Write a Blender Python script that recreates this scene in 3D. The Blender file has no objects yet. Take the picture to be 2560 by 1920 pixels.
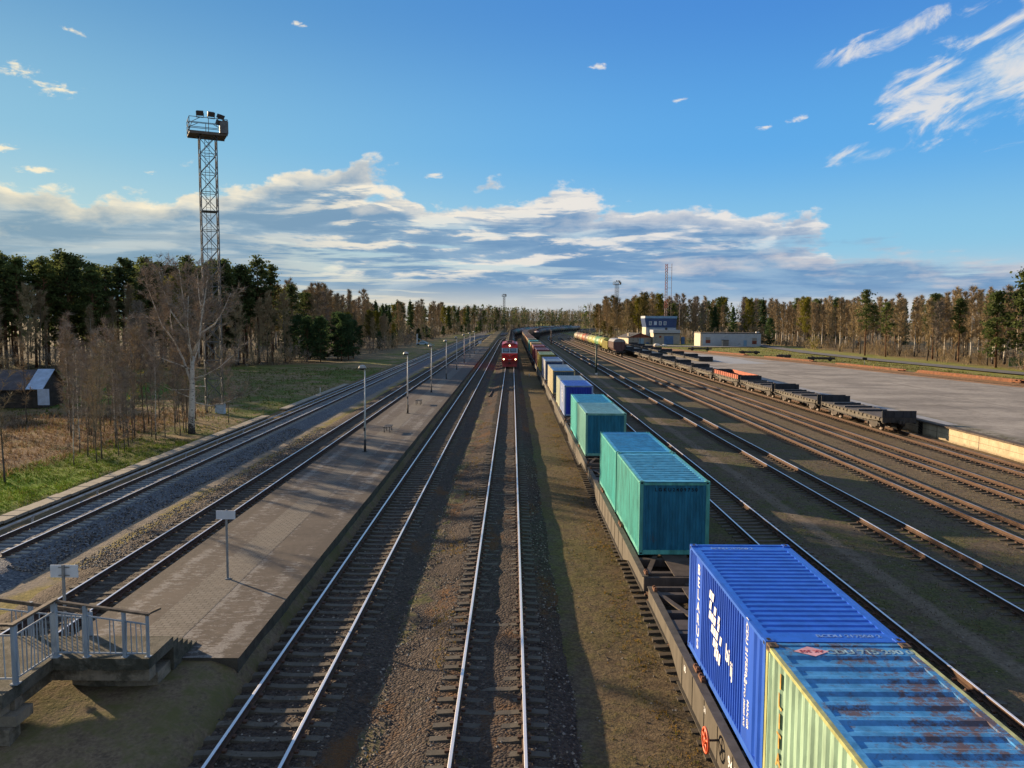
import bpy, math, random
from mathutils import Vector, Matrix
R_ = math.radians
rnd = random.Random(7)
scene = bpy.context.scene
col = scene.collection
PI = math.pi

# ------------------------------------------------------------------ mesh builder
class MB:
    def __init__(s):
        s.v = []; s.f = []; s.m = []; s.sm = []
    def add(s, vs, fs, m=0, smooth=False):
        b = len(s.v)
        s.v.extend(vs)
        for f in fs:
            s.f.append(tuple(i + b for i in f)); s.m.append(m); s.sm.append(smooth)
    def box(s, c, d, m=0, rz=0.0, rx=0.0, ry=0.0):
        x, y, z = d[0] / 2, d[1] / 2, d[2] / 2
        vs = [(-x, -y, -z), (x, -y, -z), (x, y, -z), (-x, y, -z), (-x, -y, z), (x, -y, z), (x, y, z), (-x, y, z)]
        if rz or rx or ry:
            M = Matrix.Rotation(rz, 3, 'Z') @ Matrix.Rotation(ry, 3, 'Y') @ Matrix.Rotation(rx, 3, 'X')
            vs = [tuple(M @ Vector(p)) for p in vs]
        vs = [(p[0] + c[0], p[1] + c[1], p[2] + c[2]) for p in vs]
        s.add(vs, [(0, 3, 2, 1), (4, 5, 6, 7), (0, 1, 5, 4), (1, 2, 6, 5), (2, 3, 7, 6), (3, 0, 4, 7)], m)
    def b2(s, lo, hi, m=0):
        s.box([(lo[i] + hi[i]) / 2 for i in range(3)], [abs(hi[i] - lo[i]) for i in range(3)], m)
    def quad(s, a, b, c, d, m=0):
        s.add([a, b, c, d], [(0, 1, 2, 3)], m)
    def tube(s, p0, p1, r0, r1=None, n=6, m=0, cap=True, smooth=True):
        s.path([p0, p1], [r0, r0 if r1 is None else r1], n, m, cap, smooth)
    def path(s, pts, rs, n=6, m=0, cap=True, smooth=True):
        pts = [Vector(p) for p in pts]
        vs = []; fs = []
        k = len(pts)
        prev = None
        for i in range(k):
            t = (pts[min(i + 1, k - 1)] - pts[max(i - 1, 0)])
            if t.length < 1e-9: t = Vector((0, 0, 1))
            t.normalize()
            if prev is None:
                a = Vector((1, 0, 0)) if abs(t.x) < 0.8 else Vector((0, 1, 0))
            else:
                a = prev
            a = (a - t * a.dot(t))
            if a.length < 1e-6: a = Vector((0, 1, 0)) - t * t.y
            a.normalize(); prev = a
            b = t.cross(a)
            r = rs[i]
            for j in range(n):
                an = 2 * PI * j / n
                q = pts[i] + (a * math.cos(an) + b * math.sin(an)) * r
                vs.append((q.x, q.y, q.z))
        for i in range(k - 1):
            for j in range(n):
                fs.append((i * n + j, i * n + (j + 1) % n, (i + 1) * n + (j + 1) % n, (i + 1) * n + j))
        s.add(vs, fs, m, smooth)
        if cap:
            b0 = len(s.v) - len(vs)
            s.f.append(tuple(b0 + j for j in reversed(range(n)))); s.m.append(m); s.sm.append(False)
            s.f.append(tuple(b0 + (k - 1) * n + j for j in range(n))); s.m.append(m); s.sm.append(False)
    def prism(s, prof, axis, a, b, m=0, smooth=False):
        """closed 2-D profile extruded along axis ('x','y','z') from a to b"""
        def P(p, t):
            return {'x': (t, p[0], p[1]), 'y': (p[0], t, p[1]), 'z': (p[0], p[1], t)}[axis]
        n = len(prof)
        vs = [P(p, a) for p in prof] + [P(p, b) for p in prof]
        s.add(vs, [(i, (i + 1) % n, n + (i + 1) % n, n + i) for i in range(n)], m, smooth)
        s.add(vs, [tuple(reversed(range(n))), tuple(range(n, 2 * n))], m)
    def lathe(s, prof, c=(0, 0, 0), n=16, m=0, axis='z', smooth=True):
        vs = []; fs = []
        for (r, h) in prof:
            for j in range(n):
                a = 2 * PI * j / n
                p = (r * math.cos(a), r * math.sin(a), h)
                if axis == 'y': p = (p[0], p[2], p[1])
                if axis == 'x': p = (p[2], p[0], p[1])
                vs.append((p[0] + c[0], p[1] + c[1], p[2] + c[2]))
        for i in range(len(prof) - 1):
            for j in range(n):
                fs.append((i * n + j, i * n + (j + 1) % n, (i + 1) * n + (j + 1) % n, (i + 1) * n + j))
        s.add(vs, fs, m, smooth)
    def merge(s, o, M=None, mm=None):
        vs = o.v if M is None else [tuple(M @ Vector(p)) for p in o.v]
        b = len(s.v); s.v.extend(vs)
        for f, m, sm in zip(o.f, o.m, o.sm):
            s.f.append(tuple(i + b for i in f)); s.m.append(m if mm is None else mm[m]); s.sm.append(sm)
    def mesh(s, name, mats):
        me = bpy.data.meshes.new(name)
        me.from_pydata(s.v, [], s.f)
        for m in (mats if isinstance(mats, (list, tuple)) else [mats]): me.materials.append(m)
        me.polygons.foreach_set('material_index', s.m)
        me.polygons.foreach_set('use_smooth', s.sm)
        me.update()
        return me
    def build(s, name, mats, parent=None, loc=None):
        return link(name, s.mesh(name, mats), parent, loc)

def link(name, data, parent=None, loc=None, rz=0.0):
    o = bpy.data.objects.new(name, data)
    col.objects.link(o)
    if parent is not None: o.parent = parent
    if loc is not None: o.location = loc
    if rz: o.rotation_euler = (0, 0, rz)
    return o

def tag(o, label, cat, group=None):
    o['label'] = label; o['category'] = cat
    if group: o['group'] = group
    return o
def thing(name, label, cat, loc=(0, 0, 0), rz=0.0, group=None):
    o = link(name, None, None, loc, rz)
    o.empty_display_size = 0.3
    return tag(o, label, cat, group)
def struct(o, kind='structure'):
    o['kind'] = kind
    return o
def setmat(o, m):
    for i, x in enumerate(m if isinstance(m, (list, tuple)) else [m]):
        o.material_slots[i].link = 'OBJECT'
        o.material_slots[i].material = x
def copy_tree(o, parent=None):
    c = o.copy(); col.objects.link(c)
    c.parent = parent
    for ch in o.children: copy_tree(ch, c)
    return c
def dup(o, loc, rz=0.0, label=None, scale=None):
    c = copy_tree(o)
    c.location = loc; c.rotation_euler = (0, 0, rz)
    if label: c['label'] = label
    if scale is not None: c.scale = scale if hasattr(scale, '__len__') else (scale,) * 3
    return c

# ------------------------------------------------------------------ node helper
class E:
    """socket wrapper so that shader maths can be written as expressions"""
    def __init__(s, nt, sock): s.nt = nt; s.s = sock
    def op(s, o, b=None, c=None):
        n = s.nt.nodes.new('ShaderNodeMath'); n.operation = o
        for i, x in enumerate((s, b, c)):
            if x is None: continue
            if isinstance(x, E): s.nt.links.new(x.s, n.inputs[i])
            else: n.inputs[i].default_value = x
        return E(s.nt, n.outputs[0])
    def __add__(s, o): return s.op('ADD', o)
    def __radd__(s, o): return s.op('ADD', o)
    def __sub__(s, o): return s.op('SUBTRACT', o)
    def __rsub__(s, o): return (s * -1.0) + o
    def __mul__(s, o): return s.op('MULTIPLY', o)
    def __rmul__(s, o): return s.op('MULTIPLY', o)
    def __truediv__(s, o): return s.op('DIVIDE', o)
    def sm(s, a, b):
        n = s.nt.nodes.new('ShaderNodeMapRange'); n.interpolation_type = 'SMOOTHSTEP'
        s.nt.links.new(s.s, n.inputs[0])
        if a <= b:
            n.inputs[1].default_value = a; n.inputs[2].default_value = b
            n.inputs[3].default_value = 0; n.inputs[4].default_value = 1
        else:
            n.inputs[1].default_value = b; n.inputs[2].default_value = a
            n.inputs[3].default_value = 1; n.inputs[4].default_value = 0
        return E(s.nt, n.outputs[0])
    def cl(s):
        n = s.nt.nodes.new('ShaderNodeClamp'); s.nt.links.new(s.s, n.inputs[0]); return E(s.nt, n.outputs[0])
def sepxyz(nt, v):
    n = nt.nodes.new('ShaderNodeSeparateXYZ'); nt.links.new(v.s, n.inputs[0])
    return [E(nt, n.outputs[i]) for i in range(3)]
def comb(nt, x, y, z):
    n = nt.nodes.new('ShaderNodeCombineXYZ')
    for i, a in enumerate((x, y, z)):
        if isinstance(a, E): nt.links.new(a.s, n.inputs[i])
        else: n.inputs[i].default_value = a
    return E(nt, n.outputs[0])
def noise(nt, v, scale=5.0, detail=4.0, rough=0.55, dist=0.0):
    n = nt.nodes.new('ShaderNodeTexNoise')
    if v is not None: nt.links.new(v.s, n.inputs['Vector'])
    n.inputs['Scale'].default_value = scale; n.inputs['Detail'].default_value = detail
    n.inputs['Roughness'].default_value = rough; n.inputs['Distortion'].default_value = dist
    return E(nt, n.outputs[0])
def mapping(nt, v, sc=(1, 1, 1), loc=(0, 0, 0), rot=(0, 0, 0)):
    n = nt.nodes.new('ShaderNodeMapping'); nt.links.new(v.s, n.inputs[0])
    n.inputs['Location'].default_value = loc; n.inputs['Rotation'].default_value = rot; n.inputs['Scale'].default_value = sc
    return E(nt, n.outputs[0])
def rgb(c): return (c[0], c[1], c[2], 1.0)
def mix(nt, f, a, b, mode='MIX'):
    n = nt.nodes.new('ShaderNodeMix'); n.data_type = 'RGBA'; n.blend_type = mode
    if isinstance(f, E): nt.links.new(f.s, n.inputs[0])
    else: n.inputs[0].default_value = f
    for i, x in ((6, a), (7, b)):
        if isinstance(x, E): nt.links.new(x.s, n.inputs[i])
        else: n.inputs[i].default_value = rgb(x)
    return E(nt, n.outputs[2])
def newmat(name):
    m = bpy.data.materials.new(name); m.use_nodes = True
    nt = m.node_tree
    p = nt.nodes['Principled BSDF']
    tc = nt.nodes.new('ShaderNodeTexCoord')
    return m, nt, p, E(nt, tc.outputs['Object'])
def setc(nt, p, c, inp='Base Color'):
    if isinstance(c, E): nt.links.new(c.s, p.inputs[inp])
    else: p.inputs[inp].default_value = rgb(c) if hasattr(c, '__len__') else c
def bump(nt, p, h, strength=0.4, dist=0.02):
    b = nt.nodes.new('ShaderNodeBump'); b.inputs['Strength'].default_value = strength
    b.inputs['Distance'].default_value = dist
    nt.links.new(h.s, b.inputs['Height']); nt.links.new(b.outputs[0], p.inputs['Normal'])
def wpos(nt):
    g = nt.nodes.new('ShaderNodeNewGeometry'); return E(nt, g.outputs['Position'])
def orand(nt):
    g = nt.nodes.new('ShaderNodeObjectInfo'); return E(nt, g.outputs['Random'])

MATS = {}
def foliage_out(m, nt, p, c, k=.4):
    """thin leaves let part of the light through"""
    t = nt.nodes.new('ShaderNodeBsdfTranslucent'); setc2 = nt.links.new(c.s, t.inputs['Color'])
    ms = nt.nodes.new('ShaderNodeMixShader'); ms.inputs[0].default_value = k
    o = [n for n in nt.nodes if n.type == 'OUTPUT_MATERIAL'][0]
    nt.links.new(p.outputs[0], ms.inputs[1]); nt.links.new(t.outputs[0], ms.inputs[2]); nt.links.new(ms.outputs[0], o.inputs[0])
def plain(name, c, rough=0.6, metal=0.0, var=0.25, scale=3.0, bumpd=0.0):
    if name in MATS: return MATS[name]
    m, nt, p, oc = newmat(name)
    n = noise(nt, oc, scale, 5, 0.6)
    setc(nt, p, mix(nt, n.sm(0.3, 0.75), tuple(x * (1 - var) for x in c), tuple(min(1, x * (1 + var)) for x in c)))
    p.inputs['Roughness'].default_value = rough; p.inputs['Metallic'].default_value = metal
    if bumpd: bump(nt, p, noise(nt, oc, scale * 8, 4), 0.5, bumpd)
    MATS[name] = m
    return m
def paint(name, c, rust=0.5, rcol=(0.10, 0.045, 0.022), fade=0.25, rough=0.45, streak=True, spec=0.4):
    """weathered steel paint: faded streaks and rust patches"""
    if name in MATS: return MATS[name]
    m, nt, p, oc = newmat(name)
    r = orand(nt)
    off = comb(nt, r * 37.0, r * 91.0, r * 13.0)
    va = nt.nodes.new('ShaderNodeVectorMath'); nt.links.new(oc.s, va.inputs[0]); nt.links.new(off.s, va.inputs[1])
    v = E(nt, va.outputs[0])
    n1 = noise(nt, mapping(nt, v, (1.6, 1.6, 0.35) if streak else (1, 1, 1)), 2.2, 5, 0.65)
    n2 = noise(nt, v, 0.55, 6, 0.7)
    n3 = noise(nt, mapping(nt, v, (3, 3, 0.6)), 2.5, 6, 0.7)
    lum = tuple(x * (1 - fade) for x in c); hi = tuple(min(0.9, x * (1 + fade * 0.6) + 0.02 * fade) for x in c)
    base = mix(nt, n1.sm(0.3, 0.7), lum, hi)
    rm = (n2 * 0.55 + n3 * 0.45).sm(0.70 - 0.22 * rust, 0.80 - 0.22 * rust) * 0.85
    setc(nt, p, mix(nt, rm, base, rcol))
    setc(nt, p, rm * 0.4 + rough, 'Roughness')
    p.inputs['Specular IOR Level'].default_value = spec
    MATS[name] = m
    return m

# ------------------------------------------------------------------ camera
CAMZ = 9.25
cd = bpy.data.cameras.new('camera'); cam = link('camera', cd)
cd.sensor_width = 36.0; cd.lens = 2000.0 / 2560.0 * 36.0
cd.clip_start = 0.1; cd.clip_end = 6000
PITCH = math.atan((960 - 798) / 2000.0)
cam.matrix_world = Matrix.Translation((0, 0, CAMZ)) @ Matrix.Rotation(PI / 2 - PITCH, 4, 'X') @ Matrix.Rotation(R_(0.25), 4, 'Z')
scene.camera = cam

# ------------------------------------------------------------------ sun
SUN_EL = R_(12.0)
SX, SY = -0.787, 0.616
ld = bpy.data.lights.new('sun', 'SUN'); sun = link('sun', ld)
ld.energy = 5.0; ld.angle = R_(0.55); ld.color = (1.0, 0.74, 0.46)
sd = Vector((SX * math.cos(SUN_EL), SY * math.cos(SUN_EL), math.sin(SUN_EL)))
sun.rotation_euler = (-sd).to_track_quat('-Z', 'Y').to_euler()
sun.location = sd * 300

# ------------------------------------------------------------------ sky
w = bpy.data.worlds.new('World'); scene.world = w; w.use_nodes = True
nt = w.node_tree
for n in list(nt.nodes): nt.nodes.remove(n)
outn = nt.nodes.new('ShaderNodeOutputWorld'); bg = nt.nodes.new('ShaderNodeBackground')
EXPO = 1.12; BG = 0.070
bg.inputs['Strength'].default_value = BG
nt.links.new(bg.outputs[0], outn.inputs[0])
sk = nt.nodes.new('ShaderNodeTexSky'); sk.sky_type = 'NISHITA'; sk.sun_disc = False
sk.sun_elevation = SUN_EL; sk.sun_rotation = math.atan2(SX, SY)
sk.air_density = 1.0; sk.dust_density = 0.6; sk.ozone_density = 2.2; sk.altitude = 150
tcw = nt.nodes.new('ShaderNodeTexCoord'); D = E(nt, tcw.outputs['Generated'])
dx, dy, dz = sepxyz(nt, D)
az = dx.op('ARCTAN2', dy)
hh = (dx * dx + dy * dy).op('SQRT').op('MAXIMUM', 0.02)
v = dz / hh
def fcurve(x, pts):
    n = nt.nodes.new('ShaderNodeFloatCurve'); nt.links.new(x.s, n.inputs[1])
    c = n.mapping.curves[0]
    while len(c.points) < len(pts): c.points.new(0.5, 0.5)
    for p, (a, b) in zip(c.points, pts): p.location = (a, b)
    n.mapping.update()
    return E(nt, n.outputs[0])
u01 = ((az + 0.8) * (1 / 1.6)).cl()
def A(a): return (a + 0.8) / 1.6
# billowing noise in (azimuth, elevation); elongated sideways, finer towards the horizon
q = comb(nt, az * 13.0, (v + 0.02).op('MAXIMUM', 0.004).op('LOGARITHM', 2.718) * 4.2, 0.3)
q2 = comb(nt, az * 13.0 + 0.14, (v + 0.031).op('MAXIMUM', 0.004).op('LOGARITHM', 2.718) * 4.2 + 0.05, 0.3)
nA = noise(nt, q, 1.0, 9, 0.56, 0.15)
nB = noise(nt, q2, 1.0, 9, 0.56, 0.15)
qs = comb(nt, az * 5.0, (v + 0.02).op('MAXIMUM', 0.004).op('LOGARITHM', 2.718) * 6.0, 4.7)
nS = noise(nt, qs, 1.1, 7, 0.6, 0.3)
# first bank : its top edge follows the photograph's bank
T1 = fcurve(u01, [(0, .55), (A(-.57), .56), (A(-.373), .62), (A(-.222), .74), (A(-.14), .70), (A(-.111), .65), (A(0), .62), (A(.206), .585), (A(.30), .53), (A(.37), .42), (A(.40), .12), (A(.5), 0.0), (1, 0.0)]) * 0.25
d1 = (T1 - v) * 21.0 + (nA - 0.5) * 3.4
bot = v.sm(0.028, 0.055)
hole = (nS.sm(0.50, 0.60)) * fcurve(u01, [(0, .0), (A(-.35), .0), (A(-.25), .5), (A(-.1), .8), (A(.1), .5), (A(.25), .3), (A(.35), .9), (1, 1)]) * v.sm(0.14, 0.085)
c1 = d1.sm(0.05, 0.38) * (1.0 - hole * 0.85)
# second, flatter bank low on the right
T2 = fcurve(u01, [(0, 0), (A(.05), .12), (A(.18), .28), (A(.25), .36), (A(.36), .385), (A(.45), .33), (A(.57), .27), (1, .3)]) * 0.25
d2 = (T2 - v) * 26.0 + (nA - 0.5) * 2.6 + (nS - 0.5) * 2.0
c2 = d2.sm(0.0, 0.7) * (v - 0.018).sm(0.0, 0.02)
# thin diagonal streaks high on the right
ca, sa = math.cos(0.42), math.sin(0.42)
def ell(a0, v0, ra, rv, rot=0.0):
    c_, s_ = math.cos(rot), math.sin(rot)
    X = az - a0; Y = v - v0
    x = (X * c_ + Y * s_) * (1.0 / ra); y = (Y * c_ - X * s_) * (1.0 / rv)
    return 1.0 - (x * x + y * y).op('SQRT')
Xr = az * ca + v * sa; Yr = v * ca - az * sa
nD = noise(nt, comb(nt, Xr * 11.0, Yr * 30.0, 2.2), 1.2, 9, 0.62, 0.5)
m3 = ell(.55, .268, .165, .10, 0.30).op('MAXIMUM', ell(.395, .186, .075, .016, 0.12) * .8)
m3 = m3.op('MAXIMUM', ell(.44, .315, .12, .022, 0.28) * 0.6)
d3 = m3.cl() * 1.7 + (nD - 0.50) * 5.2
c3 = (d3 * m3.sm(0.0, 0.2)).sm(0.35, 1.5) * 0.88
# small puffs
nP = noise(nt, comb(nt, az * 60.0, v * 130.0, 8.0), 1.0, 6, 0.62, 0.3)
m4 = ell(-.545, .257, .030, .012).op('MAXIMUM', ell(-.508, .242, .034, .012))
for e in [(-.49, .305, .018, .005, -.3), (-.255, .343, .014, .005, 0), (.104, .305, .016, .006, 0), (.20, .262, .012, .004, .2),
          (.30, .225, .016, .005, .1), (-.42, .163, .012, .005, 0), (-.56, .175, .03, .006, .1), (-.53, .155, .03, .006, 0), (.335, .232, .02, .005, .2),
          (-.1, .175, .02, .007, 0), (.43, .222, .03, .004, .2)]:
    m4 = m4.op('MAXIMUM', ell(*e))
c4 = (m4.cl() * 1.4 + (nP - 0.52) * 4.2).sm(0.35, 1.5) * m4.sm(0.0, 0.3) * .9
# sky colour : the Sky Texture, evened out, blended into the clear evening blue of the photograph
SKY_K = 1.0 / (BG * 2 ** EXPO)
lum = sepxyz(nt, E(nt, sk.outputs[0])); L_ = lum[0] * .25 + lum[1] * .6 + lum[2] * .15
cmpn = nt.nodes.new('ShaderNodeVectorMath'); cmpn.operation = 'SCALE'
nt.links.new(sk.outputs[0], cmpn.inputs[0]); nt.links.new((1.0 / (1.0 + 1e-6) * (L_ * .16 + 1.0).op('POWER', -1.0)).s, cmpn.inputs['Scale'])
nish = E(nt, cmpn.outputs[0])
side = az.sm(-.62, .35)
def K3(c): return tuple(SKY_K * x for x in c)
z0 = mix(nt, side, K3((.86, .76, .52)), K3((.56, .68, .76)))
z1 = mix(nt, side, K3((.50, .74, .76)), K3((.27, .62, .89)))
z2 = mix(nt, side, K3((.24, .56, .77)), K3((.105, .44, .91)))
z3 = mix(nt, side, K3((.085, .32, .62)), K3((.055, .27, .76)))
z4 = K3((.03, .15, .48)); zb = K3((.38, .44, .53))  # zb: paler sky added overhead and behind the camera, unseen, to lift the fill
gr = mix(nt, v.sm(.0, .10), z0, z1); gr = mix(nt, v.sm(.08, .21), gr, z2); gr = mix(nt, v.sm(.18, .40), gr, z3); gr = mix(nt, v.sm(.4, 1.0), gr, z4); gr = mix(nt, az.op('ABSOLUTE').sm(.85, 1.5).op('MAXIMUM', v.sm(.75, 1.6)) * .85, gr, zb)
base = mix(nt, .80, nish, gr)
warm = az.sm(0.25, -0.62)
def CC(c): return tuple(SKY_K * x for x in c)
bright = mix(nt, warm, CC((.80, .78, .76)), CC((1.02, .90, .64)))
dark = mix(nt, warm, CC((.150, .300, .52)), CC((.235, .37, .47)))
glow = mix(nt, warm, CC((.74, .68, .66)), CC((.86, .72, .48)))
base = mix(nt, v.sm(0.085, 0.0) * 0.6, base, glow)
lit1 = ((nA - nB) * 2.6 + (0.92 - d1 * 0.95)).cl() * 0.95 + nS.sm(0.50, 0.62) * fcurve(u01, [(0, .12), (A(-.4), .12), (A(-.2), .55), (A(0), .6), (A(.25), .3), (1, .3)]) * 0.8
nC = noise(nt, comb(nt, az * 8.0, v * 46.0, 6.1), 1.0, 8, 0.58, 0.35)
nC2 = noise(nt, comb(nt, az * 8.0 + .10, v * 46.0 - .45, 6.1), 1.0, 8, 0.58, 0.35)
dark = mix(nt, nC.sm(.40, .66), dark, mix(nt, warm, CC((.27, .43, .62)), CC((.42, .54, .60))))
brk = fcurve(u01, [(0, .1), (A(-.42), .12), (A(-.28), .35), (A(-.18), .9), (A(.05), 1.0), (A(.22), .75), (A(.34), .5), (1, .4)]) * v.sm(.035, .06) * v.sm(.19, .15)
lit1 = lit1 + brk * ((nC - .5) * 2.2 + (nC - nC2) * 3.0).sm(.02, .55) * .95
lowp = v.sm(0.05, 0.015) * az.sm(-.45, -.15) * 1.6
s1 = mix(nt, c1 * (1.0 - lowp * 0.45), base, mix(nt, lit1.cl(), dark, bright))
lit2 = ((nA - nB) * 4.0 + (0.8 - d2 * 0.8)).cl() * 0.7
s2 = mix(nt, c2 * 0.92, s1, mix(nt, lit2, dark, glow))
s3 = mix(nt, c3, s2, mix(nt, nD.sm(0.35, 0.6), CC((.42, .60, .78)), bright))
s4 = mix(nt, c4, s3, bright)
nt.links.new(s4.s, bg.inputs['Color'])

scene.view_settings.view_transform = 'Standard'
scene.view_settings.look = 'None'
scene.view_settings.exposure = EXPO
scene.view_settings.gamma = 1.0
scene.cycles.max_bounces = 5; scene.cycles.diffuse_bounces = 3; scene.cycles.glossy_bounces = 3
scene.cycles.transmission_bounces = 2; scene.cycles.transparent_max_bounces = 4
scene.cycles.caustics_reflective = False; scene.cycles.caustics_refractive = False
# ------------------------------------------------------------------ track geometry
S0, RC = 350.0, 1200.0
def P(u, s):
    if s <= S0: return (u, s, 0.0)
    a = (s - S0) / RC; r = RC - u
    return (RC - r * math.cos(a), S0 + r * math.sin(a), a)
def srange(a, b, fine=None):
    out = [a]
    step = fine or 60.0
    s = a
    while s < min(b, S0) - 1e-6:
        s = min(s + step, min(b, S0)); out.append(s)
    while s < b - 1e-6:
        s = min(s + 15.0, b); out.append(s)
    return out
def sweep(mb, prof, ss, m=0, closed=False, mats=None, smooth=False):
    """profile [(u,z)] swept along the curved track path"""
    n = len(prof); vs = []; fs = []; ms = []
    for s in ss:
        for (u, z) in prof:
            x, y, a = P(u, s); vs.append((x, y, z))
    k = n if closed else n - 1
    b = len(mb.v)
    mb.v.extend(vs)
    for i in range(len(ss) - 1):
        for j in range(k):
            j2 = (j + 1) % n
            mb.f.append((b + i * n + j, b + i * n + j2, b + (i + 1) * n + j2, b + (i + 1) * n + j))
            mb.m.append(mats[j] if mats else m); mb.sm.append(smooth)
    if closed:
        for i, rev in ((0, False), (len(ss) - 1, True)):
            f = [b + i * n + j for j in range(n)]
            mb.f.append(tuple(f if rev else reversed(f))); mb.m.append(mats[0] if mats else m); mb.sm.append(False)

# ------------------------------------------------------------------ ground materials
def gravel(name, c1, c2, moss=None, scale=16.0, bd=0.05, mossamt=0.5, patch=None, rough=0.95, streak=None):
    m, nt, p, oc = newmat(name)
    v = nt.nodes.new('ShaderNodeTexVoronoi'); v.inputs['Scale'].default_value = scale
    nt.links.new(oc.s, v.inputs['Vector'])
    sx = sepxyz(nt, E(nt, v.outputs['Color']))
    d = E(nt, v.outputs['Distance'])
    big = noise(nt, oc, 0.35, 5, 0.65)
    f = (sx[0] * 0.75 + big * 0.5 - 0.12).cl()
    c = mix(nt, f, c1, c2)
    c = mix(nt, (sx[1] - 0.93) * 8.0, c, tuple(min(0.5, x * 2.4) for x in c2)) if True else c
    if moss:
        c = mix(nt, (noise(nt, oc, 0.8, 6, 0.7) * 0.6 + noise(nt, oc, 6.0, 4, 0.7) * 0.4).sm(0.62 - 0.2 * mossamt, 0.72 - 0.2 * mossamt), c, moss)
    if patch:
        c = mix(nt, noise(nt, mapping(nt, oc, (1, .4, 1)), 0.5, 6, 0.7).sm(0.52, 0.66), c, patch)
    setc(nt, p, c); p.inputs['Roughness'].default_value = rough; p.inputs['Specular IOR Level'].default_value = 0.15
    bump(nt, p, (1.0 - d * 1.2) + noise(nt, oc, 40, 3) * 0.4, 0.9, bd)
    MATS[name] = m
    return m
M_bC = gravel('ballast_brown', (0.032, 0.028, 0.026), (0.114, 0.092, 0.076), (0.076, 0.067, 0.024), 14, .06, .35)
M_bA = gravel('ballast_grey', (0.060, 0.069, 0.084), (0.203, 0.217, 0.240), None, 13, .06)
M_bB = gravel('ballast_rust', (0.032, 0.026, 0.024), (0.108, 0.086, 0.071), (0.081, 0.076, 0.028), 14, .06, .25, patch=(0.125, 0.067, 0.032))

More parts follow.
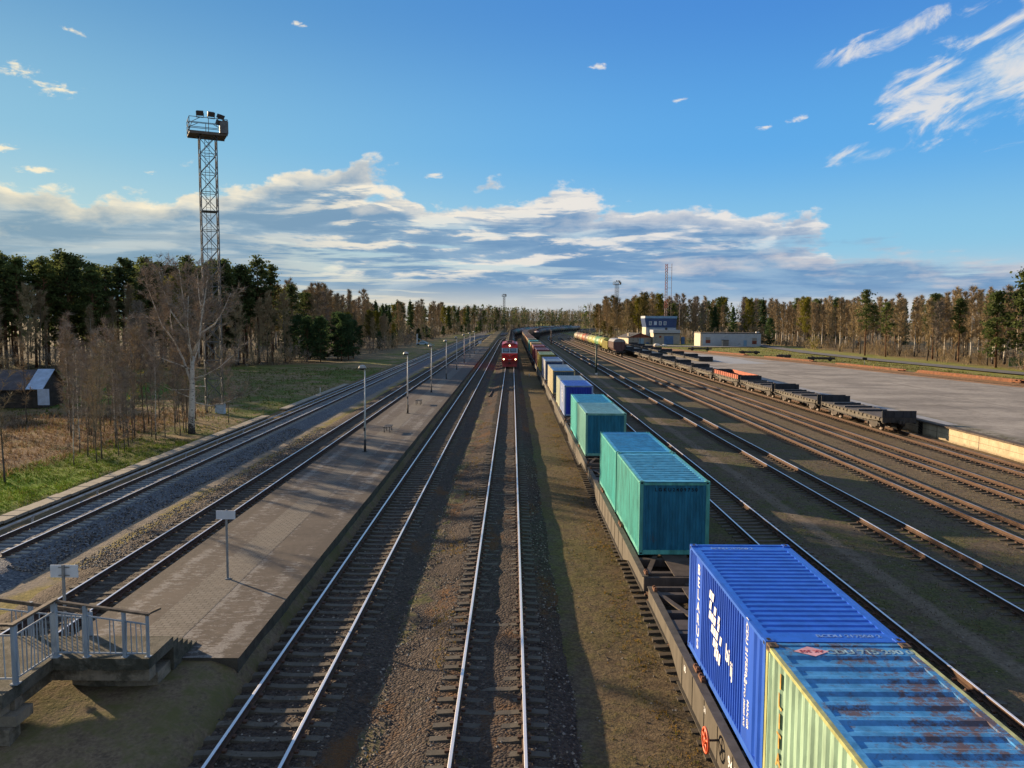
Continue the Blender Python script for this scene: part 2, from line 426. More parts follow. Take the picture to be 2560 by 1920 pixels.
def ground_mat():
    m, nt, p, oc = newmat('ground_soil')
    g = wpos(nt); x, y, z = sepxyz(nt, g)
    n0 = noise(nt, g, 0.05, 5, 0.6); n1 = noise(nt, g, 0.35, 6, 0.68); n2 = noise(nt, g, 2.2, 5, 0.7); n3 = noise(nt, g, 11.0, 4, 0.7)
    n4 = noise(nt, mapping(nt, g, (1, .25, 1)), 0.5, 5, 0.65)
    xw = x + (n1 - 0.5) * 3.0 + (n2 - 0.5) * 0.8
    def band(a, b, s): return xw.sm(a - s, a + s) * xw.sm(b + s, b - s)
    fine = (n3 * 0.55 + n2 * 0.45)
    # yard : grey-brown dirt with mossy thin grass
    dirt = mix(nt, fine.sm(.35, .65), (0.072, 0.058, 0.044), (0.174, 0.140, 0.102))
    moss = mix(nt, n3.sm(.3, .7), (0.035, 0.049, 0.016), (0.123, 0.128, 0.042))
    yard = mix(nt, (n1 * .55 + n2 * .45).sm(.44, .58) * .85, dirt, moss)
    dry2 = mix(nt, fine.sm(.34, .66), (.095, .070, .046), (.250, .190, .125))
    yard = mix(nt, (x + (n1 - .5) * 8.0).sm(18, 27) * .75, yard, dry2)
    yard = mix(nt, (x + (n1 - .5) * 1.6).sm(1.4, 2.2) * (x + (n1 - .5) * 1.6).sm(5.0, 4.0) * .55, yard, mix(nt, fine.sm(.34, .66), (.080, .056, .030), (.210, .150, .075)))
    yard = mix(nt, n4.sm(.60, .70) * .7, yard, mix(nt, n3.sm(.3, .7), (0.087, 0.068, 0.042), (0.198, 0.146, 0.087)))
    yard = mix(nt, (noise(nt, g, 1.3, 6, .75) * .6 + n3 * .4).sm(.57, .66) * .55, yard, (.150, .085, .035))
    yard = mix(nt, (noise(nt, mapping(nt, g, (1, 1, 1), (7, 3, 0)), 5.0, 5, .75)).sm(.60, .70) * .6, yard, (.032, .027, .022))
    # trodden footpath between the yard tracks
    path = (x - 14.2 + (n1 - 0.5) * 0.5)
    pm = (path * path).sm(.20, .03) * n2.sm(.25, .55)
    yard = mix(nt, pm * .8, yard, mix(nt, n3.sm(.3, .7), (0.140, 0.114, 0.087), (0.232, 0.192, 0.151)))
    # strip beside the containers : brownish
    # left meadow
    grass = mix(nt, fine.sm(.3, .68), (0.036, 0.060, 0.012), (0.150, 0.188, 0.036))
    dry = mix(nt, fine.sm(.32, .68), (0.112, 0.086, 0.049), (0.356, 0.271, 0.146))
    lush = mix(nt, fine.sm(.3, .7), (0.056, 0.122, 0.011), (0.244, 0.375, 0.034))
    brush = mix(nt, fine.sm(.32, .66), (0.075, 0.056, 0.037), (0.290, 0.184, 0.112))
    mead = mix(nt, (n0 * .5 + n1 * .5).sm(.44, .56), grass, dry)
    near = y.sm(140, 60)
    mead = mix(nt, band(-200, -31.5, 1.5) * near * (n1).sm(.30, .50), mead, brush)
    mead = mix(nt, band(-31.0, -25.5, .8) * near * y.sm(62, 44), mead, lush)
    gl = band(-110, -46, 4) * y.sm(84, 92) * y.sm(130, 112)
    mead = mix(nt, gl, mead, mix(nt, fine.sm(.3, .7), (0.026, 0.094, 0.007), (0.094, 0.225, 0.026)))
    far = y.sm(150, 190)
    wood = mix(nt, fine.sm(.3, .7), (0.085, 0.068, 0.041), (0.225, 0.179, 0.104))
    mead = mix(nt, far * x.sm(-31, -37), mead, wood)
    # between A and the platform : dusty strip, yellow moss
    dust = mix(nt, fine.sm(.3, .7), (0.150, 0.132, 0.108), (0.285, 0.247, 0.203))
    ymoss = mix(nt, fine.sm(.32, .66), (0.105, 0.093, 0.033), (0.300, 0.247, 0.090))
    mid = mix(nt, (xw + 17.5).sm(-.25, .35), dust, ymoss)
    # right upper ground: grass verge
    verge = mix(nt, (n1 * .6 + n2 * .4).sm(.42, .60), mix(nt, fine.sm(.3, .7), (0.104, 0.131, 0.022), (0.281, 0.309, 0.056)), mix(nt, fine.sm(.3, .7), (0.206, 0.179, 0.066), (0.431, 0.365, 0.160)))
    wood2 = mix(nt, fine.sm(.3, .7), (0.112, 0.081, 0.041), (0.356, 0.254, 0.122))
    rightg = mix(nt, x.sm(90, 97), verge, wood2)
    c = mix(nt, x.sm(-25.0, -24.7), mead, mix(nt, x.sm(-23.2, -22.6), mix(nt, fine.sm(.3, .7), (.09, .07, .04), (.22, .17, .10)), mid))
    c = mix(nt, x.sm(-12.4, -12.3), c, mix(nt, (n1 * .5 + n2 * .5).sm(.42, .6), mix(nt, fine.sm(.3, .68), (0.098, 0.075, 0.054), (0.285, 0.217, 0.143)), (0.128, 0.120, 0.053)))
    c = mix(nt, x.sm(-4.0, -3.9), c, yard)
    c = mix(nt, x.sm(35.45, 35.5), c, rightg)
    setc(nt, p, c)
    p.inputs['Roughness'].default_value = 0.97; p.inputs['Specular IOR Level'].default_value = 0.1
    bump(nt, p, n3 * 0.7 + n2 * 1.2, 0.9, 0.06)
    return m
M_ground = ground_mat()

def nz(x, y):
    return (math.sin(x * .9 + 1.3 * math.sin(y * .37)) + math.sin(y * .71 + 1.7 * math.sin(x * .53)) + math.sin(x * 2.3 + y * 1.9) * .5) / 2.5
def sstep(a, b, x):
    t = max(0.0, min(1.0, (x - a) / (b - a))); return t * t * (3 - 2 * t)
def gz(x, y):
    """height of the natural ground"""
    if x < -24.95:
        z = -0.55 + 0.35 * sstep(-24.3, -30, x) * sstep(-60, -34, x) * (0.5 + 0.5 * nz(x * .35, y * .35)) + 0.10 * nz(x, y)
        z -= 0.25 * sstep(-34, -60, x)
    elif x < -12.4: z = -0.62 + 0.03 * nz(x * 2, y)
    elif x < -3.9:
        z = -0.75 + 0.06 * nz(x * 2.3, y * 2.1) + .84 * sstep(12.5, 20.4, y) * sstep(-6.7, -7.7, x)
    elif x < 35.5: z = -0.50 + 0.035 * nz(x * 1.5, y * 1.1)
    else:
        up = 1.0 - sstep(285, 330, y)
        z = -0.50 + up * 0.95 + 0.06 * nz(x * .3, y * .3)
    return z
xs = [-2500, -1200, -600, -300, -200, -150, -120, -100, -85, -72]
x = -62.0
while x < -25.2: xs.append(x); x += 1.25
xs += [-25.0, -24.9, -24.0, -23, -21, -19, -17.5, -16, -14, -12.45, -12.35]
x = -11.6
while x < -4.2: xs.append(x); x += 0.6
xs += [-3.95, -3.85]
x = -3.0
while x < 35.0: xs.append(x); x += 0.9
xs += [35.2, 35.47, 35.6, 38, 42, 48, 55, 62, 70, 78, 86, 92, 100, 115, 135, 160, 200, 300, 600, 1200, 2500]
ys = [-80, -30, 0]
y = 6.0
while y < 60: ys.append(y); y += 0.8
while y < 130: ys.append(y); y += 2.5
while y < 360: ys.append(y); y += 8
ys += [380, 420, 480, 560, 700, 900, 1200, 1700, 2500, 4500]
mb = MB()
for yy in ys:
    for xx in xs: mb.v.append((xx, yy, gz(xx, yy)))
nx = len(xs)
for i in range(len(ys) - 1):
    for j in range(nx - 1):
        mb.f.append((i * nx + j, i * nx + j + 1, (i + 1) * nx + j + 1, (i + 1) * nx + j)); mb.m.append(0); mb.sm.append(True)
struct(mb.build('ground', M_ground))

# ------------------------------------------------------------------ ballast beds, walkway
TR = dict(A=(-20.95, -0.05), A2=(-14.22, -0.05), B=(-5.62, -0.10), C=(-0.47, 0.0), D=(5.66, -0.20), E=(11.28, -0.20), F=(17.6, -0.20), G=(23.1, -0.20), H=(28.0, -0.20), I=(32.8, -0.20))
SEND = 960.0
def rowprof(prof, jit=0.0): return prof
def bed(name, prof, s0, s1, mat, jit=0.03, label=None):
    mb = MB()
    ss = [s0]
    while ss[-1] < 110: ss.append(ss[-1] + 0.6)
    ss += srange(ss[-1], s1)[1:]
    n = len(prof)
    r = random.Random(len(name) * 7 + int(abs(prof[0][0]) * 10))
    for s in ss:
        for k, (u, z) in enumerate(prof):
            j = jit if s < 112 else 0
            X, Y, a = P(u + r.uniform(-1, 1) * j * 1.5, s)
            mb.v.append((X, Y, z + r.uniform(-1, 1) * j))
    for i in range(len(ss) - 1):
        for k in range(n - 1):
            mb.f.append((i * n + k, i * n + k + 1, (i + 1) * n + k + 1, (i + 1) * n + k)); mb.m.append(0); mb.sm.append(True)
    return struct(mb.build(name, mat))
def fineprof(keys, step=0.35):
    out = []
    for (a, b) in zip(keys, keys[1:]):
        n = max(1, int(abs(b[0] - a[0]) / step))
        for i in range(n): out.append((a[0] + (b[0] - a[0]) * i / n, a[1] + (b[1] - a[1]) * i / n))
    return out + [keys[-1]]
bed('ballast', fineprof([(-7.0, -0.62), (-6.95, -.40), (-4.2, -.345), (-3.4, -.50), (-2.6, -.47), (-1.95, -.255), (-.47, -.228), (0.95, -.248), (1.75, -.56), (2.1, -.62)]), 9, SEND, M_bB)
bed('ballast', fineprof([(-17.15, -.70), (-16.2, -.33), (-15.8, -.30), (-12.55, -.30), (-12.4, -.70)]), 9, SEND, M_bC)
bed('ballast', fineprof([(-22.75, -.70), (-22.4, -.30), (-19.4, -.29), (-17.9, -.74)]), 9, SEND, M_bA)

# ------------------------------------------------------------------ rails and sleepers
def rustrail(name, c, top=None):
    m, nt, p, oc = newmat(name)
    n = noise(nt, oc, 4, 5, .65)
    setc(nt, p, mix(nt, n.sm(.3, .7), tuple(x * .55 for x in c), tuple(x * 1.2 for x in c)))
    p.inputs['Roughness'].default_value = .85
    return m
M_rail = rustrail('rail_rust', (.080, .040, .020))
M_raildk = rustrail('rail_brown', (.075, .042, .028))
m, nt, p, oc = newmat('rail_polished'); p.inputs['Base Color'].default_value = (.80, .80, .82, 1); p.inputs['Metallic'].default_value = .35; p.inputs['Roughness'].default_value = .34
M_shine = m
m, nt, p, oc = newmat('rail_dull')
setc(nt, p, mix(nt, noise(nt, oc, .2, 3).sm(.42, .58), (.44, .41, .38), (.15, .085, .055))); p.inputs['Metallic'].default_value = .7; p.inputs['Roughness'].default_value = .42
M_dull = m
M_conc = {}
def concrete(name, c, var=.3, stain=(.05, .042, .033), amt=.4, bd=.01, scale=3.0):
    if name in MATS: return MATS[name]
    m, nt, p, oc = newmat(name)
    r = orand(nt)
    v = nt.nodes.new('ShaderNodeVectorMath'); nt.links.new(oc.s, v.inputs[0]); nt.links.new(comb(nt, r * 31., r * 17., r * 9.).s, v.inputs[1])
    o = E(nt, v.outputs[0])
    n1 = noise(nt, o, scale, 6, .7); n2 = noise(nt, o, scale * 7, 4, .7)
    b = mix(nt, (n1 * .6 + n2 * .4).sm(.3, .7), tuple(x * (1 - var) for x in c), tuple(min(.85, x * (1 + var)) for x in c))
    b = mix(nt, (noise(nt, o, scale * .4, 6, .75).sm(.62 - .25 * amt, .75 - .2 * amt)) * .8, b, stain)
    b = mix(nt, r * .35, b, tuple(x * .55 for x in c))
    setc(nt, p, b); p.inputs['Roughness'].default_value = .9; p.inputs['Specular IOR Level'].default_value = .2
    if bd: bump(nt, p, n2 * .6 + n1, .7, bd)
    MATS[name] = m
    return m
M_slpA = concrete('sleeper_concrete', (0.306, 0.306, 0.281), .22, amt=.12)
M_slpB = concrete('sleeper_dark_concrete', (0.114, 0.103, 0.086), .28, amt=.2)
M_slpW = concrete('sleeper_timber', (0.089, 0.076, 0.061), .35, amt=.3)
def rail_prof(uc, zt):
    h, w, f = .18, .038, .072
    return [(uc - f, zt - h), (uc - f, zt - h + .02), (uc - .012, zt - h + .04), (uc - .012, zt - .045), (uc - w, zt - .036), (uc - w, zt - .006), (uc - w + .008, zt),
            (uc + w - .008, zt), (uc + w, zt - .006), (uc + w, zt - .036), (uc + .012, zt - .045), (uc + .012, zt - h + .04), (uc + f, zt - h + .02), (uc + f, zt - h)]
def sleeper_mesh(L=2.7, wd=.26, h=.19, dip=.055):
    mb = MB()
    st = [-L / 2, -L * .30, -L * .17, 0, L * .17, L * .30, L / 2]
    zt = [-.035, 0.0, -dip * .8, -dip, -dip * .8, 0.0, -.035]
    vs = []
    for x, z in zip(st, zt):
        vs += [(x, -wd / 2, -h), (x, -wd * .40, z), (x, wd * .40, z), (x, wd / 2, -h)]
    fs = []
    for i in range(6):
        for j in range(3): fs.append((i * 4 + j, i * 4 + j + 1, i * 4 + 5 + j, i * 4 + 4 + j))
    fs += [(3, 2, 1, 0), (24, 25, 26, 27)]
    mb.add(vs, [tuple(reversed(f)) for f in fs])
    # rail pads and clips
    for sx in (-.796, .796):
        for d in (-.105, .105):
            mb.box((sx + d, 0, .02), (.09, .12, .05), 1)
    return mb
SLC = sleeper_mesh(); M_clip = plain('clip_rust', (.09, .045, .028), .8)
def track(key, s_near, label, mats, smat, shine=True, sp=.545, s_end=SEND, sl_end=420.0, loc=None, nsl=100, bury=0.0):
    uc, zt = TR[key]
    t = thing('railway_track', label, 'railway track', (uc, s_near, 0), group=None)
    def off(mb):
        mb.v = [(a - uc, b - s_near, c) for (a, b, c) in mb.v]; return mb
    top = M_shine if shine else M_dull
    for sx in (-.798, .798):
        mb = MB()
        sweep(mb, rail_prof(uc + sx, zt), srange(s_near, s_end), closed=True, mats=[0, 0, 0, 0, 0, 1, 1, 1, 0, 0, 0, 0, 0, 0])
        off(mb).build('rail', [mats, top], t)
    me = SLC.mesh('sleeper', [smat, M_clip])
    r = random.Random(ord(key[0]) + len(key))
    n = 0; s = s_near + .3
    rest = MB()
    while s < sl_end:
        X, Y, a = P(uc, s)
        z = zt - .185 - bury + r.uniform(-.012, .008)
        if n < nsl:
            o = link('sleeper', me, t, (X - uc + r.uniform(-.03, .03), Y - s_near, z)); o.rotation_euler = (r.uniform(-.01, .01), 0, -a + r.uniform(-.02, .02))
        else:
            w_, L_ = .11, 1.35
            rest.merge(SLC, Matrix.Translation((X, Y, z)) @ Matrix.Rotation(-a, 4, 'Z')) if s < 130 else rest.add(
                [(X - L_, Y - w_, z - .02), (X - .6, Y - w_, z), (X + .6, Y - w_, z), (X + L_, Y - w_, z - .02), (X - L_, Y + w_, z - .02), (X - .6, Y + w_, z), (X + .6, Y + w_, z), (X + L_, Y + w_, z - .02),
                 (X - L_, Y - w_, z - .12), (X + L_, Y - w_, z - .12)], [(0, 1, 5, 4), (1, 2, 6, 5), (2, 3, 7, 6), (8, 9, 3, 2, 1, 0)])
        n += 1; s += sp
    struct(off(rest).build('sleepers', [smat, M_clip], t), 'stuff')
    return t
track('A', 31, 'leftmost railway track on pale concrete sleepers and grey ballast', M_raildk, M_slpA)
track('A2', 17, 'railway track along the left edge of the platform', M_raildk, M_slpB)
track('B', 12, 'railway track along the right edge of the platform', M_raildk, M_slpB, sp=.66)
track('C', 14, 'railway track that the red locomotive stands on', M_rail, M_slpB, sp=.62)
track('D', 6.5, 'railway track under the row of container wagons', M_rail, M_slpW, shine=True, nsl=60, bury=.03)
track('E', 11, 'yard track just to the right of the container wagons', M_rail, M_slpB, sp=.6, bury=.02)
track('F', 22, 'second yard track to the right of the container wagons', M_rail, M_slpW, shine=True, sp=.6, bury=.055)
track('G', 30, 'third yard track, empty, right of the footpath', M_rail, M_slpW, shine=False, sp=.6, bury=.055)
track('H', 38, 'rusty yard track that leads to the tank wagons', M_rail, M_slpW, shine=False, sp=.6, bury=.055)
track('I', 45, 'rusty track beside the loading ramp under the empty flat wagons', M_rail, M_slpW, shine=False, sp=.6, bury=.055)

# cable slabs and pipe on the far left
mb = MB(); r = random.Random(3)
s = 30.0
M_slab = concrete('walkway_slab', (.30, .28, .235), .2, amt=.15)
while s < 79:
    x0, z0 = -24.45 + r.uniform(-.04, .04), -.44 + r.uniform(-.015, .015)
    mb.box((x0, s, z0), (.78, .93, .14), 0, rz=r.uniform(-.03, .03)); s += .97
s = 86.0
while s < 118:
    mb.box((-24.45 + r.uniform(-.03, .03), s, -.44), (.8, 1.9, .14)); s += 1.93
struct(mb.build('walkway', M_slab))
t = thing('signal_pipe', 'long grey steel pipe on short posts along the leftmost track', 'pipe', (-22.85, 30, -.62))
M_pipe = plain('pipe_galvanised', (.36, .40, .44), .5, .3)
mb = MB(); mb.tube((0, 0, .42), (0, 190, .42), .06, n=8); mb.build('pipe', M_pipe, t)
pm = MB(); pm.box((0, 0, .18), (.08, .08, .44)); pm.box((0, 0, .37), (.16, .1, .06)); pme = pm.mesh('post', M_pipe)
for i in range(32): link('post', pme, t, (0, 1.5 + i * 6, 0))
# ------------------------------------------------------------------ platform
def platform_mat():
    m, nt, p, oc = newmat('platform_asphalt')
    g = wpos(nt); x, y, z = sepxyz(nt, g)
    n1 = noise(nt, g, .5, 5, .65); n2 = noise(nt, g, 4, 5, .7); n3 = noise(nt, g, 22, 3, .7)
    base = mix(nt, (n2 * .5 + n3 * .5).sm(.3, .7), (.056, .047, .041), (.106, .088, .075))
    base = mix(nt, n1.sm(.45, .65) * .6, base, (.112, .093, .077))
    # worn pale mortar patches stretched along cross joints
    w1 = noise(nt, mapping(nt, g, (1.1, 2.4, 1)), 2.6, 8, .75); w2 = noise(nt, mapping(nt, g, (.5, .14, 1), (3, 0, 0)), 1.0, 4, .6)
    edge1 = (x + 7.95); e1 = (edge1 * edge1).sm(.10, .0)
    edge2 = (x + 11.75); e2 = (edge2 * edge2).sm(.06, .0)
    edge3 = (x + 9.25); e3 = (edge3 * edge3).sm(.03, .0)
    mk = (w1 + (e1 + e2 + e3) * .07 + (w2 - .5) * .5).sm(.560, .60) * y.sm(130, 60)
    base = mix(nt, mk * .8, base, mix(nt, n3.sm(.3, .7), (.16, .15, .14), (.30, .285, .265)))
    # slab joints every 3 m
    j = (y * (1 / 3.0)).op('FRACT'); jm = (j - .5).op('ABSOLUTE').sm(.490, .497)
    base = mix(nt, jm * .6, base, (.03, .026, .022))
    # grimy outer edge strips
    em = x.sm(-12.0, -12.1).op('MAXIMUM', x.sm(-7.72, -7.66) * .7)
    base = mix(nt, em * .7, base, (.062, .052, .044))
    setc(nt, p, base); p.inputs['Roughness'].default_value = .82; p.inputs['Specular IOR Level'].default_value = .25
    bump(nt, p, n3 * .4 + n2 + mk * .6, .5, .012)
    return m
def paver_mat():
    m, nt, p, oc = newmat('platform_pavers')
    g = wpos(nt)
    b = nt.nodes.new('ShaderNodeTexBrick'); nt.links.new(mapping(nt, g, (1, 1, 1)).s, b.inputs['Vector'])
    b.inputs['Scale'].default_value = 1.0; b.inputs['Brick Width'].default_value = .24; b.inputs['Row Height'].default_value = .17
    b.inputs['Mortar Size'].default_value = .018; b.inputs['Mortar Smooth'].default_value = .2
    b.inputs['Color1'].default_value = (.150, .138, .122, 1); b.inputs['Color2'].default_value = (.090, .082, .072, 1); b.inputs['Mortar'].default_value = (.028, .025, .022, 1)
    n2 = noise(nt, g, 2, 5, .7)
    setc(nt, p, mix(nt, n2.sm(.35, .7) * .5, E(nt, b.outputs[0]), (.15, .13, .108)))
    p.inputs['Roughness'].default_value = .85
    bump(nt, p, E(nt, b.outputs['Fac']) * -1.0, .6, .012)
    return m
M_plat = platform_mat(); M_pav = paver_mat()
M_platside = concrete('platform_side', (.10, .088, .072), .3, amt=.6)
plat = thing('station_platform', 'long low island platform of worn asphalt slabs with a brick paved middle strip', 'platform', (-9.9, 20.7, 0))
def pl(mb): mb.v = [(a + 9.9, b - 20.7, c) for a, b, c in mb.v]; return mb
mb = MB()
ss = [20.7] + srange(20.7, 262)[1:]
sweep(mb, [(-12.48, .2), (-10.62, .2)], ss); sweep(mb, [(-9.33, .2), (-7.27, .2)], ss)
pl(mb).build('paving_slab', M_plat, plat)
mb = MB(); sweep(mb, [(-10.62, .205), (-9.33, .205)], ss); pl(mb).build('brick_strip', M_pav, plat)
mb = MB(); sweep(mb, [(-7.3, .196), (-7.3, -.8)], ss); sweep(mb, [(-12.45, -.8), (-12.45, .196)], ss)
mb.quad((-12.45, 20.72, .196), (-12.45, 20.72, -.8), (-7.3, 20.72, -.8), (-7.3, 20.72, .196))
pl(mb).build('side_wall', M_platside, plat)

# ------------------------------------------------------------------ stairs and railing at the near end of the platform
M_stair = concrete('stair_concrete', (.27, .235, .185), .3, stain=(.035, .037, .026), amt=.7, bd=.02, scale=2.2)
M_stairdk = concrete('stair_edge', (.135, .128, .105), .4, stain=(.03, .034, .024), amt=.8, bd=.03, scale=3.5)
M_post = paint('railing_blue_grey', (.30, .36, .43), .45, (.10, .05, .03), .3, .55)
M_hand = plain('handrail_rust', (.12, .090, .066), .8, 0, .5, 6)
st = thing('platform_stairs', 'weathered concrete stair landing with blue grey railing at the end of the platform', 'stairs', (-10, 18.5, 0))
def stp(name, mb, m):
    mb.v = [(a + 10, b - 18.5, c) for a, b, c in mb.v]; return mb.build(name, m, st)
r = random.Random(5)
def rough_slab(mb, x0, x1, y0, y1, z0, z1, n=16, j=.02):
    """slab with a crumbled near edge"""
    ex = [(x0 + (x1 - x0) * i / n) for i in range(n + 1)]
    vs = []
    for i, x in enumerate(ex):
        vs += [(x, y0 + r.uniform(-j, j), z0 + r.uniform(-j, j)), (x, y0 + r.uniform(-j, j), (z0 + z1) / 2 + r.uniform(-j, j)), (x, y0 + r.uniform(0, j) + .01, z1), (x, y1, z1), (x, y1, z0)]
    fs = []
    for i in range(n):
        for k in range(5): fs.append((i * 5 + k, i * 5 + (k + 1) % 5, i * 5 + 5 + (k + 1) % 5, i * 5 + 5 + k))
    fs += [(4, 3, 2, 1, 0), tuple(n * 5 + k for k in range(5))]
    mb.add(vs, [tuple(reversed(f)) for f in fs])
mb = MB(); rough_slab(mb, -11.12, -8.78, 18.78, 20.2, .72, 1.0); rough_slab(mb, -16.0, -11.13, 16.9, 20.2, .70, .985, 24)
stp('landing_slab', mb, M_stairdk)
mb = MB()
mb.b2((-16, 17.15, .36), (-11.35, 17.5, .70)); mb.b2((-11.6, 17.5, .36), (-11.25, 19.0, .70)); mb.b2((-11.25, 18.95, .38), (-8.85, 19.3, .715))
mb.b2((-11.0, 19.4, -.8), (-8.85, 20.15, .39)); mb.b2((-11.95, 17.2, .12), (-11.05, 17.85, .355))
stp('support_beam', mb, M_stair)
mb = MB(); mb.b2((-11.82, 17.0, -1.2), (-11.42, 17.5, .12)); mb.b2((-11.40, 17.06, -1.2), (-11.12, 17.46, .115)); stp('column', mb, M_stair)
mb = MB()
for i in range(5): mb.b2((-10.9, 20.2 + i * .30, -.8), (-8.78, 20.2 + (i + 1) * .30 + .002, .86 - i * .15))
stp('steps', mb, M_stairdk)
posts = [(-11.17, 17.45, 1.0, 2.36, .095), (-11.09, 18.9, 1.0, 2.38, .11), (-10.35, 18.92, .98, 2.28, .085), (-9.42, 18.93, .98, 2.14, .075), (-8.86, 18.95, .98, 2.03, .06),
         (-12.55, 20.35, .62, 1.84, .095), (-11.0, 20.30, .62, 1.60, .12), (-12.6, 17.45, 1.0, 2.36, .09), (-13.9, 17.45, 1.0, 2.36, .09)]
for (px, py, z0, z1, wd) in posts:
    mb = MB(); mb.box((px, py, (z0 + z1) / 2), (wd, wd, z1 - z0)); mb.box((px, py, z0 + .01), (wd + .08, wd + .08, .03)); stp('post', mb, M_post)
mb = MB()
def bar(a, b, w_, h_, m=0):
    a = Vector(a); b = Vector(b); d = b - a; L = d.length
    rz = math.atan2(d.y, d.x); ry = -math.asin(d.z / L)
    mb.box((a + b) / 2, (L, w_, h_), m, rz=rz, ry=ry)
bar((-11.17, 17.35, 2.38), (-11.09, 18.98, 2.40), .12, .05); bar((-11.09, 18.92, 2.38), (-8.80, 18.95, 2.05), .10, .05); bar((-8.86, 18.9, 2.06), (-8.78, 19.5, 2.0), .05, .05)
bar((-15, 17.45, 2.36), (-11.12, 17.45, 2.37), .10, .05); bar((-14, 20.35, 1.98), (-11.0, 20.3, 1.60), .06, .09)
stp('handrail', mb, M_hand)
mb = MB()
bar((-11.16, 17.45, 2.12), (-11.09, 18.9, 2.14), .03, .035); bar((-11.16, 17.45, 1.12), (-11.09, 18.9, 1.12), .03, .035)
bar((-11.09, 18.92, 2.12), (-8.86, 18.95, 1.80), .03, .035); bar((-11.09, 18.92, 1.10), (-8.86, 18.95, 1.07), .03, .035)
bar((-14, 20.35, 1.72), (-11.0, 20.3, 1.42), .03, .035); bar((-14, 20.35, .78), (-11.0, 20.3, .70), .03, .035)
bar((-15, 17.45, 2.1), (-11.16, 17.45, 2.12), .03, .035); bar((-15, 17.45, 1.12), (-11.16, 17.45, 1.12), .03, .035)
stp('rail_bar', mb, M_post)
bal = MB(); bal.box((0, 0, .5), (.02, .02, 1.0)); balme = bal.mesh('baluster', M_post)
def baluster(x, y, z0, z1):
    o = link('baluster', balme, st, (x + 10 , y - 18.5, z0)); o.scale = (1, 1, z1 - z0); o.rotation_euler = (r.uniform(-.03, .03), r.uniform(-.05, .05), 0)
for i in range(1, 11): f = i / 11; baluster(-11.16 + .07 * f, 17.45 + 1.45 * f, 1.1, 2.12)
for i in range(1, 17):
    if i in (12, 9): continue
    f = i / 17; baluster(-11.09 + 2.23 * f, 18.93, 1.08, 2.12 - .32 * f)
for i in range(1, 15): f = i / 15; baluster(-13.2 + 2.2 * f, 20.33, .74, 1.66 - .24 * f)
for i in range(1, 12): baluster(-13.6 + 2.4 * i / 12, 17.45, 1.1, 2.1)

# ------------------------------------------------------------------ platform furniture
M_white = plain('enamel_white', (.62, .66, .72), .4, 0, .08)
M_grey = plain('pole_grey', (.26, .27, .28), .6, .2, .25)
def platform_sign(x, y, ztop, w_, h_, label, back):
    t = thing('platform_sign', label, 'sign', (x, y, .205), group=None)
    mb = MB(); yy = -.045 if back else .0
    mb.box((0, 0, (ztop + .02) / 2), (.06, .06, ztop + .02)); mb.box((0, .0, .012), (.16, .16, .025)); mb.build('pole', M_grey, t)
    mb = MB(); yb = .05 if back else -.05
    mb.box((0, yb, ztop - h_ / 2), (w_, .025, h_)); mb.build('board', M_white, t)
    mb = MB()
    for dz in (.06, h_ - .06): mb.box((0, yb * .62, ztop - dz), (w_ * .4, .02, .03))
    mb.build('bracket', M_grey, t)
platform_sign(-12.0, 20.95, 2.42, .74, .34, 'blank white sign seen from its back beside the stair railing', True)
platform_sign(-9.86, 27.2, 2.42, .66, .30, 'blank pale blue sign facing us, alone on the near end of the brick strip', False)
platform_sign(-9.6, 238, 2.6, .9, .8, 'small white sign at the far end of the platform', False)
M_lampw = plain('lamp_post_paint', (.60, .60, .60), .5, 0, .15, 2)
M_lampb = plain('lamp_post_base', (.025, .024, .026), .7)
M_shadeo = plain('lamp_shade_top', (.40, .39, .37), .5, .2, .3)
M_shadeu = plain('lamp_shade_under', (.020, .018, .018), .6)
def lamp():
    t = thing('platform_lamp', '', 'lamp', group='lamp posts along the platform')
    mb = MB(); mb.path([(0, 0, .85), (0, 0, 3.55), (0, 0, 3.62), (0, 0, 5.5)], [.066, .062, .045, .04], 10)
    mb.build('pole', M_lampw, t)
    mb = MB(); mb.path([(0, 0, 0), (0, 0, .85)], [.085, .075], 10); mb.box((0, 0, .01), (.34, .34, .03)); mb.build('base_sleeve', M_lampb, t)
    mb = MB(); mb.box((-.02, -.115, 1.55), (.10, .05, .22)); mb.build('hatch', M_lampb, t)
    mb = MB(); mb.path([(0, 0, 5.45), (-.02, 0, 5.62), (-.14, 0, 5.74)], [.04, .036, .034], 8); mb.build('arm', M_lampw, t)
    sh = MB(); sh.lathe([(.0, .20), (.08, .195), (.16, .165), (.225, .105), (.25, .03), (.255, -.01)], (-.17, 0, 5.72), 20); s_ = sh.build('lamp_shade', M_shadeo, t)
    gl = MB(); gl.lathe([(.25, -.01), (.22, -.08), (.12, -.13), (0, -.145)], (-.17, 0, 5.72), 20); gl.build('lens', M_shadeu, s_)
    return t
L0 = lamp()
lamp_lab = ['tallest looking lamp post, nearest to us on the platform', 'second nearest lamp post, beside the farther bench', 'third lamp post from us along the platform', 'fourth lamp post from us along the platform',
            'fifth lamp post from us along the platform', 'sixth lamp post from us along the platform', 'seventh lamp post from us along the platform', 'last lamp post at the far end of the platform']
for i in range(8):
    o = L0 if i == 0 else dup(L0, (0, 0, 0))
    o['label'] = lamp_lab[i]; o.location = (-10.0 + .02 * i, 54.0 + 22.2 * i, .2)
    o.rotation_euler = (r.uniform(-.008, .008), r.uniform(-.01, .01), r.uniform(-.3, .3))
M_bench = plain('bench_timber', (.10, .095, .092), .7); M_bleg = plain('bench_steel', (.035, .033, .033), .6)
